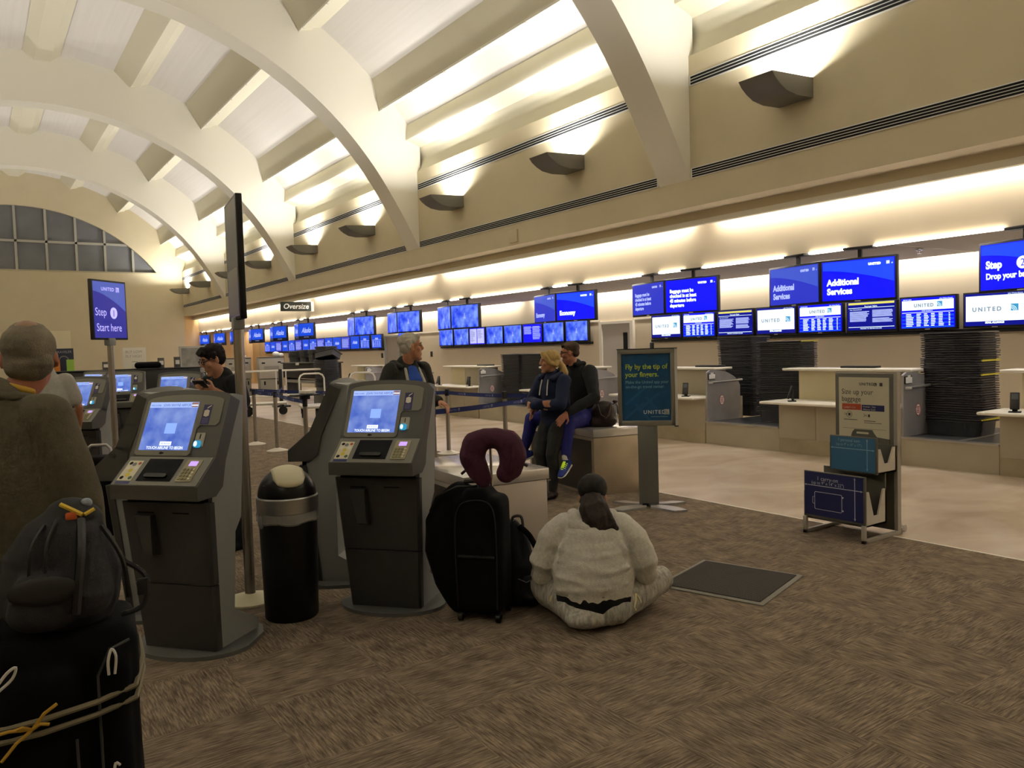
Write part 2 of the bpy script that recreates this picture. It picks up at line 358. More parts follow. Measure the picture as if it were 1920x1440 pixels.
# ---------------- wall lamps that light the vault ----------------
ordn=['second','third','fourth','fifth','sixth','seventh','eighth','ninth','tenth','eleventh']
sec=[(8.54,4.99),(8.6,4.92),(8.70,4.85),(8.83,4.79),(9.05,4.76),(9.4,4.78)]
def sconce():
    t=thing('wall_sconce','','wall lamp')
    L=.53; mb=MB(); pts=[(x-9.4,z-4.9) for x,z in sec]
    inn=[(x+.02,z+.02) for x,z in pts[:-1]]+[(0,pts[-1][1]+.02)]
    inn[0]=(pts[0][0]+.02,pts[0][1])
    n=len(pts); 
    for P in (pts,inn): mb.prism(P,'y',0,L,0,close=False)
    for y in (0,L):
        top=[(0,.14),(pts[0][0],pts[0][1])]
        mb.add([(p[0],y,p[1]) for p in pts]+[(0,y,.14)],[tuple(range(n+1))],0)
        yy=y+(.015 if y==0 else -.015); mb.add([(p[0],yy,p[1]) for p in pts]+[(0,yy,.14)],[tuple(range(n+1))],0)
    mb.build('shade',mat('sconce_grey','#67645b',.5),t)
    MB().rbox(-.55,.06,-.06,-.15,L-.06,-.01,.01).build('lamp',mat('lamp_glow','#fff4c8',.5,emit=4),t)
    area('lamp_light',(-.48,L/2,-.02),(.36,.4),SCONCE_W,(1,.985,.945),(R(180),R(-10),0),t)
    return t
s0=sconce(); first=True
ys=[r+d for r in RIB for d in (-2.5,2.2)]+[42.0]
ys=[y for y in ys if y>-7.9]
vis=[y for y in ys if y>6]
for y in ys:
    lab='grey wall sconce above the check-in counters, '+(('nearest of the row in view' if y==vis[0] else ('smallest and farthest of the row' if y==vis[-1] else ordn[vis.index(y)-1]+' in the row from the nearest')) if y in vis else 'beyond the near end of the row')
    if first: s=s0; s.location=(9.4,y,4.9); s['label']=lab; s['group']='sconces along the right wall'; first=False
    else: s=dup(s0,(9.4,y,4.9),0,lab,'sconces along the right wall')
for y in ys: # the same row on the opposite wall
    dup(s0,(-5.0,y+.53,4.9),PI,'grey quarter-round wall sconce on the left wall of the hall','sconces along the left wall')
# ---------------- long slot grilles ----------------
def vent(y0,y1,z0,z1,n,lab,grp):
    mb=MB().box(9.385,y0,z0,9.4,y1,z1,0); h=(z1-z0)/(n*2+1)
    for k in range(n): mb.box(9.381,y0+.03,z0+h*(2*k+1)-.2*h,9.39,y1-.03,z0+h*(2*k+2)+.15*h,1)
    tag(mb.build('air_grille',[grill_m,dark_m]),lab,'vent',grp)
edges=[(r+RT+.02,(RIB+[43.8])[i+1]-RT-.02) for i,r in enumerate(RIB)]
bn=['nearest bay at right','second bay','third bay','fourth bay','farthest bay']
for i,(a,b) in enumerate(edges):
    vent(a,b,4.12,4.28,4,'long slotted air grille under the sconces, '+bn[i],'lower slot grilles')
    vent(a,b,5.53,5.69,3,'long slotted air grille above the sconces, '+bn[i],'upper slot grilles')
tag(MB().rbox(9.36,13.2,3.74,9.4,13.5,4.0,.006).build('junction_cover',wall_m),'small cream rectangular cover on the upper wall below the lower slot grille','cover')
# ---------------- cove lamps and strip lights ----------------
for i,r in enumerate([-8.2]+RIB):
    a=r+.3 if i else YN+.1; b=(RIB+[43.4])[i]-(.3 if i<len(RIB) else 0)
    if b-a<.5: continue
    t=tag(MB().box(9.93,a,3.66,9.96,b,3.7).build('cove_lamp',mat('tube_white','#fff0dc',.5,emit=3)),'hidden fluorescent row washing the bulkhead wall from the soffit slot','light','cove lamps over the bulkhead')
    area('cove_light',(9.98,(a+b)/2,3.64),(.06,b-a),COVE_W*(b-a),(1,.95,.89),(0,R(-40),0),t)
    t=tag(MB().box(12.64,a,2.96,12.69,b,3.0).build('cove_lamp',MT['tube_white']),'hidden fluorescent row washing the wall behind the counters','light','cove lamps over the back wall')
    area('cove_light',(12.72,(a+b)/2,2.95),(.06,b-a),ALCOVE_W*(b-a),(1,.95,.9),(0,R(-40),0),t)
PAIR=[3.6,6.62,9.62,12.66,16.9,19.87,22.8,27.8,30.7,33.6,36.6,39.5,42.4]
poles=sorted([p+d for p in PAIR for d in (-.5,.5)])
pl=[-.5,.5,2.1]+poles[1:]
prev=-5; cnt=0
for p in pl+[43.3]:
    a,b=prev+.2,p-.2; prev=p
    if b-a<.15: continue
    tag(MB().rbox(10.06,a,2.795,10.13,b,2.83,.012).build('strip_light',emw),'white fluorescent strip along the lower edge of the bulkhead, between screen mounts','light','strip lights along the bulkhead edge')
    area('strip_glow',(10.09,(a+b)/2,2.78),(.06,b-a),3*(b-a),(1,.96,.9),(0,0,0))
tag(MB().lathe([(.0,0),(.05,-.01),(.05,-.03),(.015,-.04),(.015,-.07),(.03,-.075),(0,-.08)],12,(11.2,5.9,2.82)).build('sprinkler_head',chrome),'small chrome sprinkler on the alcove ceiling at the right','sprinkler')
# ---------------- hanging sign ----------------
t=thing('hanging_sign','dark grey sign reading Oversize projecting from the bulkhead far down the hall','sign',(9.5,26.8,3.21))
MB().rbox(-.54,-.09,-.16,.5,.09,.16,.01).build('panel',mat('sign_slate','#3f4540',.6),t)
MB().box(.5,-.1,-.17,.598,.1,.17).build('end_cap',white_m,t)
flat(MB().text('Oversize',.25,-.5,-.08,0,-.095,shear=.2,bold=.004),'lettering',[mat('sign_letter','#f4f2ea',.5,emit=.25)],t)
# ---------------- screens over and behind the counters ----------------
def tower(mb,x,z,s,mi): # small pale winged emblem drawn in strokes
    for dx,dz,w,h in ((-.012,-.1,.024,.22),(-.05,.02,.1,.015),(-.07,-.05,.14,.012),(-.03,.09,.012,.06),(.02,.08,.012,.08),(-.09,-.1,.18,.012),(-.055,-.08,.03,.05),(.025,-.08,.03,.05)):
        mb.rect(x+dx*s,z+dz*s,x+(dx+w)*s,z+(dz+h)*s,mi,-.0015)
def globe(mb,x,z,s,mi,mj,y=-.001): # square airline mark: block with a quarter globe of arcs
    mb.rect(x,z,x+s,z+s,mi,y)
    for k in range(3):
        r0,r1=s*(.35+.2*k),s*(.42+.2*k)
        A=[(R(90*i/8)) for i in range(9)]
        vs=[(x+r0*math.cos(a),y-.0006,z+r0*math.sin(a)) for a in A]+[(x+r1*math.cos(a),y-.0006,z+r1*math.sin(a)) for a in A]
        mb.add(vs,[(i,i+1,10+i,9+i) for i in range(8)],mj)
def rows(mb,x0,x1,z0,z1,n,mi,fill=.55,ragged=.25,y=-.001):
    h=(z1-z0)/n
    for k in range(n):
        mb.rect(x0,z0+k*h+h*(1-fill)/2,x1-(x1-x0)*ragged*random.random(),z0+k*h+h*(1+fill)/2,mi,y)
def content(kind,sc,w,h,dim=0):
    """artwork parts lying on a lit screen of half size w,h"""
    a=MB(); b=MB(); T=s_pale if dim else s_txt
    if kind in ('economy','baggage','services','step'):
        n=16; e=MB(); x0,x1=-w*.98,w*.98
        xs=[x0+(x1-x0)*i/n for i in range(n+1)]
        top=h*.97
        zz=[h*(.55-.75*((i/n)**1.6)) for i in range(n+1)] if kind!='baggage' else [top*.9-h*.2*(i/n) for i in range(n+1)]
        if kind!='baggage':
            e.add([(x,-.0006,top) for x in xs]+[(x,-.0006,max(z,-h*.9)) for x,z in zip(xs,zz)],[(i,n+1+i,n+2+i,i+1) for i in range(n)],0)
            flat(e,'light_arc',[s_dimarc if dim else s_arc],sc)
        b.text('UNITED',h*.15,w*.3,h*.68,0,-.002,bold=.004,spacing=1.15); globe(b,w*.78,h*.67,h*.15,0,1,-.002); b.text('o',h*.14,w*.91,h*.67,0,-.002); flat(b,'airline_mark',[T,s_blue],sc)
        if kind=='economy': a.text('Economy',h*.46,-w*.85,-h*.62,0,-.002,bold=.006,sx=.88)
        if kind=='services': a.text('Additional',h*.44,-w*.86,-h*.22,0,-.002,bold=.006,sx=.88).text('Services',h*.44,-w*.86,-h*.68,0,-.002,bold=.006,sx=.88)
        if kind=='baggage':
            for i,s in enumerate(('Baggage must be','checked in at least','45 minutes before','departure')): a.text(s,h*.3,-w*.84,h*.22-i*h*.3,0,-.002,bold=.004,sx=.85)
        if kind=='step':
            a.text('Step',h*.46,-w*.86,-h*.05,0,-.002,bold=.006,sx=.9).text('Drop your bag',h*.36,-w*.86,-h*.52,0,-.002,bold=.004,sx=.88)
            a.add([(w*.06+h*.27*math.cos(2*PI*k/24),-.002,h*.09+h*.27*math.sin(2*PI*k/24)) for k in range(24)],[tuple(range(24))],0); a.text('2',h*.44,w*.06,-h*.06,1,-.003,'CENTER')
        flat(a,'lettering',[T,s_blue],sc)
    elif kind=='emblem':
        tower(a,0,0,h*4.2*.5,0); flat(a,'emblem',[s_pale],sc)
    elif kind=='alaska':
        a.text('Alaska',h*.95,0,-h*.2,0,-.002,'CENTER',shear=.45,bold=.006,sx=.9)
        b.rect(-w,-h,w,-h*.62,0,-.001); b.text('ALASKA AIRLINES',h*.15,0,-h*.84,1,-.002,'CENTER')
        flat(a,'lettering',[s_pale],sc); flat(b,'caption_band',[s_black,s_pale],sc)
    elif kind=='logo':
        b.rect(-w*.96,-h*.72,w*.96,h*.86,0,-.0005); b.rect(-w*.96,h*.87,w*.96,h*.98,1,-.0005)
        flat(b,'white_field',[s_white,s_dark],sc)
        a.text('UNITED',h*.36,-w*.74,-h*.1,0,-.002,bold=.004,spacing=1.45); globe(a,w*.52,-h*.14,h*.42,2,3,-.002)
        flat(a,'airline_mark',[s_gray,s_txt,s_teal,s_white],sc); a=MB(); a.text('STAR ALLIANCE',h*.15,0,-h*.86,0,-.002,'CENTER',bold=.003); flat(a,'caption',[s_txt],sc); a=MB(); a.text('John Wayne Airport',h*.1,w*.9,h*.89,0,-.002,'RIGHT')
        flat(a,'heading',[s_txt],sc)
    elif kind=='table':
        b.rect(-w*.96,h*.2,w*.96,h*.84,0,-.0005); b.rect(-w*.96,h*.0,w*.96,h*.07,2,-.0005)
        for k in range(0,8,2): b.rect(-w*.96,-h*.98+k*h*.12,w*.96,-h*.86+k*h*.12,1,-.0005)
        flat(b,'white_field',[s_white,s_table,s_pale],sc)
        a.text('UNITED',h*.3,-w*.5,h*.4,1,-.002,bold=.004,spacing=1.3); globe(a,w*.36,h*.38,h*.34,2,3,-.002)
        a.text('STAR ALLIANCE',h*.1,0,h*.1,0,-.002,'CENTER').text('John Wayne Airport',h*.1,w*.92,h*.87,0,-.002,'RIGHT').text('DEPARTURES',h*.1,-w*.92,h*.87,0,-.002)
        for c0,c1 in ((-.8,-.5),(-.4,-.22),(-.12,.06),(.14,.32),(.42,.62),(.78,.84)): rows(a,w*c0,w*c1,-h*.9,-h*.02,8,0,.5,.35,-.002)
        flat(a,'lettering',[s_txt,s_gray,s_teal,s_white],sc)
    elif kind=='notice':
        b.rect(-w*.96,h*.8,w*.96,h*.95,0,-.0005); flat(b,'yellow_band',[s_yel],sc)
        a.text('Passenger Rights',h*.14,0,h*.62,0,-.002,'CENTER'); a.rect(-w*.96,h*.56,w*.96,h*.585,0,-.002); a.text('Fees Communicated',h*.11,-w*.9,h*.42,0,-.002)
        rows(a,-w*.9,-w*.06,-h*.4,h*.34,9,1,.7,.2,-.002); rows(a,w*.06,w*.9,-h*.1,h*.4,7,1,.7,.2,-.002); rows(a,w*.06,w*.9,-h*.48,-h*.16,4,1,.7,.2,-.002)
        a.rect(-w*.96,-h*.8,w*.96,-h*.77,0,-.002); a.text('PREPARE TO REMAIN SECURE',h*.12,0,-h*.93,0,-.002,'CENTER')
        flat(a,'lettering',[s_txt,s_pale],sc)
    elif kind=='document':
        b.rect(-w*.94,-h*.9,-w*.04,h*.9,0,-.0005); b.rect(w*.04,-h*.9,w*.94,h*.9,0,-.0005); flat(b,'pages',[s_doc],sc)
        rows(a,-w*.85,-w*.2,-h*.7,h*.75,12,0,.3,.5,-.002); rows(a,w*.12,w*.85,-h*.3,h*.75,9,0,.3,.5,-.002); flat(a,'lettering',[s_ktext],sc)
    elif kind=='columns':
        rows(a,-w*.9,-w*.05,-h*.1,h*.8,8,0,.5,.15,-.002); rows(a,w*.05,w*.9,-h*.7,h*.8,11,0,.5,.15,-.002); a.rect(-w*.95,h*.6,w*.95,h*.64,0,-.002); flat(a,'lettering',[s_pale],sc)
    elif kind=='atable':
        a.text('Alaska',h*.42,0,h*.32,0,-.002,'CENTER',shear=.4,bold=.004); b.rect(-w*.95,h*.18,w*.95,h*.24,0,-.001); flat(b,'divider',[s_pale],sc)
        for c0,c1 in ((-.85,-.4),(-.25,.0),(.15,.4),(.55,.85)): rows(a,w*c0,w*c1,-h*.85,h*.08,6,0,.5,.3,-.002)
        flat(a,'lettering',[s_pale],sc)
    elif kind=='alogo':
        a.text('Alaska',h*.7,0,-h*.2,0,-.002,'CENTER',shear=.45,bold=.006); flat(a,'lettering',[s_pale],sc)
    elif kind=='alines':
        rows(a,-w*.9,w*.9,-h*.8,h*.6,9,0,.45,.2,-.002); a.rect(-w*.95,h*.68,w*.95,h*.72,0,-.002); flat(a,'lettering',[s_pale],sc)
SCM={'economy':s_blue,'baggage':s_blue,'services':s_blue,'step':s_blue,'emblem':scr_cloud,'alaska':s_ala,'logo':s_dark,'table':s_blue,'notice':s_dark,'document':s_blue,'columns':s_blue,'atable':s_ala,'alogo':s_ala,'alines':s_dim}
def tv(kind,x,y,z,w,h,rz,label,cat,group,mount,dim=0):
    t=thing('hanging_monitor' if mount else 'wall_monitor',label,cat,(x,y,z),rz,group)
    MB().rbox(-w/2,-.02,-h/2,w/2,.06,h/2,.008).rbox(-w*.3,.05,-h*.35,w*.3,.11,h*.35,.01).build('casing',black_m,t)
    m=SCM[kind]
    if dim: m={s_blue:s_dim}.get(m,m)
    b=.028; sc=MB().rect(-w/2+b,-h/2+b*1.2,w/2-b,h/2-b,0,-.0225).build('screen',m,t)
    ch=bpy.data.objects.new('x',None); 
    bpy.data.objects.remove(ch)
    before=set(bpy.data.objects)
    content(kind,sc,w/2-b,h/2-b*1.1,dim)
    for o in sc.children: o.location=(0,-.0235,.002)
    if kind in('economy','baggage','services','step','logo','table'): MB().box(-.04,-.0215,-h/2+.008,.04,-.02,-h/2+.02).build('maker_plate',grill_m,t)
    if mount:
        up=2.815-z
        MB().box(-.025,.06,h*.2,.025,.1,up).box(-.08,.05,h*.2,.08,.12,h*.3).build('mount_pole',black_m,t)
        MB().rbox(-.2,-.02,up-.035,.2,.14,up,.008).build('mount_plate',black_m,t)
    return t
ph=R(11)
UP=[(3.6,'step'),(6.62,'services'),(9.62,'baggage'),(12.66,'economy'),(16.9,'emblem'),(19.87,'emblem'),(22.8,'emblem')]+[(p,'alaska') for p in PAIR[7:]]
DES={'step':'reading Step 2 Drop your bag','services':'reading Additional Services','baggage':'reading Baggage must be checked in at least 45 minutes','economy':'reading Economy','emblem':'showing blue clouds','alaska':'with white script name'}
emb=['pair next left of Economy','second pair left of Economy','third pair left of Economy']
ala=['nearest','second nearest','third nearest','fourth nearest','fifth nearest','farthest']
for i,(p,k) in enumerate(UP):
    where='' if k in('step','services','baggage','economy') else (', '+emb[i-4] if k=='emblem' else ', '+ala[i-7]+' such pair')
    for d,sg in ((.5,-1),(-.5,1)):
        if k=='step' and sg==1: continue
        lab=('dimmer left' if sg<0 and k!='step' else 'bright right' if sg>0 else 'large')+' hanging blue screen '+DES[k]+where
        tv(k,10.02,p+d,2.365,1.02,.6,R(-90)+sg*ph,lab,'screen','hanging screens along the bulkhead',True,1 if sg<0 and k!='step' else 0)
LOW=[(12.35,'logo'),(11.41,'table'),(10.45,'notice'),(9.48,'logo'),(8.53,'table'),(7.55,'notice'),(6.59,'table'),(5.58,'logo')]
LW=['leftmost of the right-hand eight','second from left of the right-hand eight','third from left of the right-hand eight','fourth from left of the right-hand eight','fifth from left of the right-hand eight','sixth from left of the right-hand eight','seventh from left of the right-hand eight','rightmost of the right-hand eight']
LD={'logo':'white screen with grey lettering','table':'white-topped flight table screen','notice':'dark blue notice screen','emblem':'blue cloud screen','document':'screen showing two pale document pages','columns':'blue two-column text screen','atable':'blue script-name table screen','alogo':'blue screen with a script airline name','alines':'dim blue screen with lines of text'}
for (y,k),l in zip(LOW,LW): tv(k,12.76,y,1.94,.92,.55,R(-90),LD[k]+' on the wall, '+l,'screen','screens behind the right-hand desks',False)
NTH=['first','second','third','fourth','fifth','sixth','seventh','eighth','ninth','tenth','eleventh','twelfth','thirteenth','fourteenth','fifteenth']
MID=[(22.08,'emblem'),(21.13,'emblem'),(20.2,'document'),(19.24,'emblem'),(18.3,'emblem'),(17.36,'columns'),(16.42,'emblem'),(15.46,'emblem')]
for i,(y,k) in enumerate(MID): tv(k,12.76,y,1.94,.9,.55,R(-90),LD[k]+', %s from left in the row left of the white door'%NTH[i] if k!='document' else 'screen showing two pale document pages in the row left of the white door','screen','screens in the middle row',False)
FAR=[(27.33,'atable'),(28.4,'atable'),(29.35,'alogo'),(30.28,'alines'),(31.2,'alogo'),(32.12,'atable'),(33.05,'alines'),(33.97,'atable'),(34.9,'alogo'),(35.85,'alines'),(36.8,'atable'),(37.75,'alogo'),(38.7,'alines'),(39.6,'alogo'),(40.5,'atable')]
for i,(y,k) in enumerate(FAR): tv(k,12.76,y,1.94,.9,.55,R(-90),LD[k]+', %s from right in the far row'%NTH[i],'screen','screens in the far row',False)
tv('emblem',12.76,25.05,1.94,.9,.55,R(-90),'lone blue cloud screen on the back wall behind the white-haired man','screen',None,False)
struct('trim_28',MB().box(12.82,5.0,1.6,12.9,12.9,1.66).box(12.82,15,1.6,12.9,22.6,1.66).box(12.82,27,1.6,12.9,41,1.66),black_m)
# small boxes on the back wall
for y,z,s,lab in ((12.95,1.5,.05,'small black switch plate on the back wall beside the leftmost white screen'),(23.35,1.42,.06,'small black wall plate right of the white-haired man'),(27.2,1.4,.06,'small black wall plate beside the far taupe door')):
    tag(MB().rbox(12.87,y-s,z-.09,12.9,y+s,z+.09,.006).build('wall_plate',black_m),lab,'wall plate')
tag(MB().rbox(12.86,13.0,1.36,12.9,13.3,1.41,.005).build('wall_bracket',kd),'short dark bracket on the back wall above the teal poster stand','bracket')
# ---------------- check-in desks ----------------
def desk(y0,y1,label):
    """front face at x=9.38 from y0 (right end) to y1 (left end)"""
    t=thing('check_in_desk',label,'desk',(9.38,(y0+y1)/2,0),0,'check-in desks'); a=(y0-y1)/2; b=-a
    MB().box(.0,a+.004,0,1.0,b-.004,.2).build('plinth',mat('plinth','#a2957a',.5,noise=(4,.1)),t)
    mb=MB(); n=max(2,round((b-a)/.6)); w=(b-a)/n
    for k in range(n): mb.rbox(0,a+k*w+.002,.2,.9,a+(k+1)*w-.002,.69,.003)
    mb.build('front_panel',counter_m,t)
    mb=MB()
    for u,v,m in ((a+.1,a+(b-a)*.62,1),(a+(b-a)*.62,b-.08,0)): mb.rbox(.36,u,.72,.62,v,1.135,.003,m)
    mb.build('upper_panel',[counter_l,counter_m],t)
    MB().rbox(-.28,a+.004,.69,.38,b+.12,.725,.014,0,3).build('ledge',top_m,t)
    MB().rbox(.22,a-.02,1.135,.64,b+.1,1.17,.012,0,3).build('counter_top',top_m,t)
    return t
DESKS=[(2.2,4.06,'cream check-in desk at the right edge of the photo'),(5.19,6.95,'cream check-in desk behind the white and grey bag sizer'),(8.3,10.1,'cream check-in desk behind the teal poster stand'),(11.15,12.8,'cream check-in desk behind the seated couple'),(14.9,16.75,'cream check-in desk behind the belt posts in the middle'),(18.4,19.6,'cream check-in desk behind the white-haired man'),(21.0,22.4,'cream check-in desk far left of the white-haired man, beside the black counter')]
for d in DESKS: desk(*d)
def scanner(x,y,rz,label):
    t=thing('card_terminal',label,'terminal',(x,y,.726),rz,'card terminals on the ledges')
    MB().rbox(-.06,-.05,0,.06,.06,.012,.004).rbox(-.025,.0,.012,.025,.03,.17,.006).build('stand',black_m,t)
    m=MB().rbox(-.045,-.012,-.09,.045,.012,.1,.008); q=M.Rotation(R(-18),4,'X'); m.v=[tuple(q@V(p)+V((0,-.02,.12))) for p in m.v]; h=m.build('handset',mat('terminal_body','#1a1a1c',.35),t)
    m=MB().rect(-.03,.02,.03,.08,0,-.0135); m.v=[tuple(q@V(p)+V((0,-.02,.12))) for p in m.v]; flat(m,'display',[mat('terminal_glass','#55585c',.2)],h)
scanner(9.3,8.62,R(-60),'black card terminal on the ledge right of the teal poster stand'); scanner(9.3,6.68,R(-140),'black card terminal on the left end of the ledge behind the bag sizer'); scanner(9.25,3.85,R(-70),'black card terminal on the ledge at the right edge')
scanner(9.25,16.45,R(-90),'black card terminal at the left end of the ledge in the middle distance'); scanner(9.3,15.15,R(-70),'black card terminal at the right end of the ledge in the middle distance'); scanner(9.3,21.9,R(-90),'black card terminal on the far ledge left of the white-haired man')
def keyboard(x,y,label,g='keyboards on the desk tops'):
    tag(MB().rbox(x-.08,y-.24,1.171,x+.1,y+.24,1.2,.005).build('keyboard_tray',black_m),label,'keyboard',g)
keyboard(9.85,8.6,'black keyboard tray on the desk top behind the teal poster stand'); keyboard(9.85,6.0,'black keyboard tray on the desk top behind the bag sizer'); keyboard(9.85,15.3,'black keyboard tray on the desk top in the middle distance')
# bag-drop scales: low front, steel platform, arched steel side panel with handle bar and weight display
def scale(y0,y1,label):
    t=thing('baggage_scale',label,'baggage scale',(9.38,(y0+y1)/2,0),0,'baggage scales'); a=(y0-y1)/2; b=-a
    MB().box(.01,a+.006,0,.1,b-.006,.325).build('front_panel',counter_m,t)
    MB().box(.1,a+.01,.1,1.75,b-.01,.335).build('conveyor',mat('scale_bed','#4a4c50',.35,.5),t)
    MB().box(-.01,a+.006,.325,.1,b-.006,.345).box(.1,a+(b-a)*.4,.335,1.4,a+(b-a)*.4+.04,.345).build('steel_edge',steel_m,t)
    pr=[(.02,.34),(.02,1.1),(.1,1.135),(.3,1.13),(.5,1.09),(.66,1.02),(.76,.95),(.8,.86),(.8,.34)]
    p=MB().prism(pr,'y',b-.03,b-.002).build('side_panel',steelp,t)
    MB().tube([(.06,b-.04,.945),(.06,b-.1,.945),(.76,b-.1,.965),(.76,b-.04,.965)],.018,10).build('handle_bar',steel_m,p)
    d=MB().rbox(.04,b-.045,.99,.2,b-.02,1.09,.006).build('weight_display',black_m,p)
    MB().rbox(.05,b-.05,1.0,.19,b-.044,1.075,.002).box(.09,b-.052,1.075,.15,b-.044,1.098).build('display_window',grill_m,d)
    st=MB(); st.add([(.36+.055*math.cos(2*PI*k/20),b-.0315,.66+.075*math.sin(2*PI*k/20)) for k in range(20)],[tuple(range(20))],0)
    for k in range(4): st.rect(.325,.62+.022*k,.395,.63+.022*k,1,b-.032)
    st.tube([(.36+.055*math.cos(2*PI*k/20),b-.032,.66+.075*math.sin(2*PI*k/20)) for k in range(20)],.004,5,1,True)
    st.build('round_sticker',[white_m,mat('sticker_red','#a83a34',.5)],p)
    return t
scale(4.06,5.19,'steel baggage scale under the tall black tub stack behind the bag sizer'); scale(6.95,8.3,'steel baggage scale with a round red sticker right of the teal poster stand'); scale(10.1,11.15,'steel baggage scale behind the handbag and teal poster stand'); scale(12.8,14.9,'steel baggage scale in front of the paired tub stacks left of the couple'); scale(16.75,18.4,'steel baggage scale just right of the white-haired man'); scale(19.6,21.0,'steel baggage scale behind the white-haired man at his left')
# ---------------- nested luggage tubs ----------------
def tub_mesh(m=tub_m,edge=None):
    W,D,H=.375,.25,.19; mb=MB()
    def ring(w,d,z,r=.05,n=3):
        o=[]
        for sx,sy,a0 in ((1,1,0),(-1,1,90),(-1,-1,180),(1,-1,270)):
            for k in range(n+1):
                a=R(a0+90*k/n); o.append((sy and (sx*(d-r))+r*math.cos(a),sy*(w-r)+r*math.sin(a),z))
        return o
    rs=[ring(W-.045,D-.045,0),ring(W-.032,D-.032,H-.02),ring(W,D,H-.017),ring(W,D,H-.006),ring(W-.006,D-.006,H-.002),ring(W-.03,D-.03,H-.002),ring(W-.038,D-.038,H-.03),ring(W-.06,D-.06,.012)]
    n=len(rs[0]); vs=[p for r in rs for p in r]; fs=[(i*n+k,i*n+(k+1)%n,(i+1)*n+(k+1)%n,(i+1)*n+k) for i in range(len(rs)-1) for k in range(n)]
    fs+=[tuple(range(n))[::-1],tuple(range((len(rs)-1)*n,len(rs)*n))]
    mb.add(vs,fs,0)
    if edge: mb.box(-D+.02,-W-.003,H-.019,D-.02,-W+.03,H-.0,1)
    return mb.mesh('luggage_tub',[m]+([edge] if edge else []))
tubM=tub_mesh(); tubY=tub_mesh(tub_m,yel_m)
tub_g=mat('tub_plastic_grey','#45474b',.45,noise=(20,.15)); tubG=tub_mesh(tub_g)
def stack(x,y,z0,n,pitch,rz,where,group,yellow=(),lean=0,me=None):
    ph1=random.random()*6
    for k in range(n):
        yl=k in yellow
        o=bpy.data.objects.new('luggage_tub',tubY if yl else (me or tubM)); COL.objects.link(o)
        o.location=(x+random.uniform(-.006,.006)+.012*math.sin(k*.23+ph1),y+random.uniform(-.008,.008)+lean*k,z0+pitch*k); o.rotation_euler=(R(random.uniform(-.45,.45)),0,rz+R(random.uniform(-1.4,1.4)))
        if yl: lab='%s black tub in the %s'%({0:'lowest yellow-edged',1:'middle yellow-edged',2:'highest yellow-edged'}[list(yellow).index(k)] if len(yellow)>1 else 'yellow-edged',where)
        elif k==n-1: lab='topmost black tub of the %s'%where
        else: lab='black tub nested in the %s'%where
        tag(o,lab,'tub',group)
stack(10.16,4.86,.337,39,.0286,0,'tall stack right of the bag sizer','tubs in the right-hand stack',(1,20,26))
stack(10.15,7.38,.337,38,.0279,R(5),'front stack beside the red-stickered scale','tubs in the front stack beside the scale',(37,),-.0005)
stack(10.72,8.62,.337,40,.0287,R(-3),'rear stack beside the red-stickered scale','tubs in the rear stack beside the scale')
stack(10.15,13.62,.337,33,.0282,0,'right stack of the pair left of the couple','tubs in the right stack left of the couple',(22,))
stack(10.15,14.38,.337,33,.0282,0,'left stack of the pair left of the couple','tubs in the left stack left of the couple')
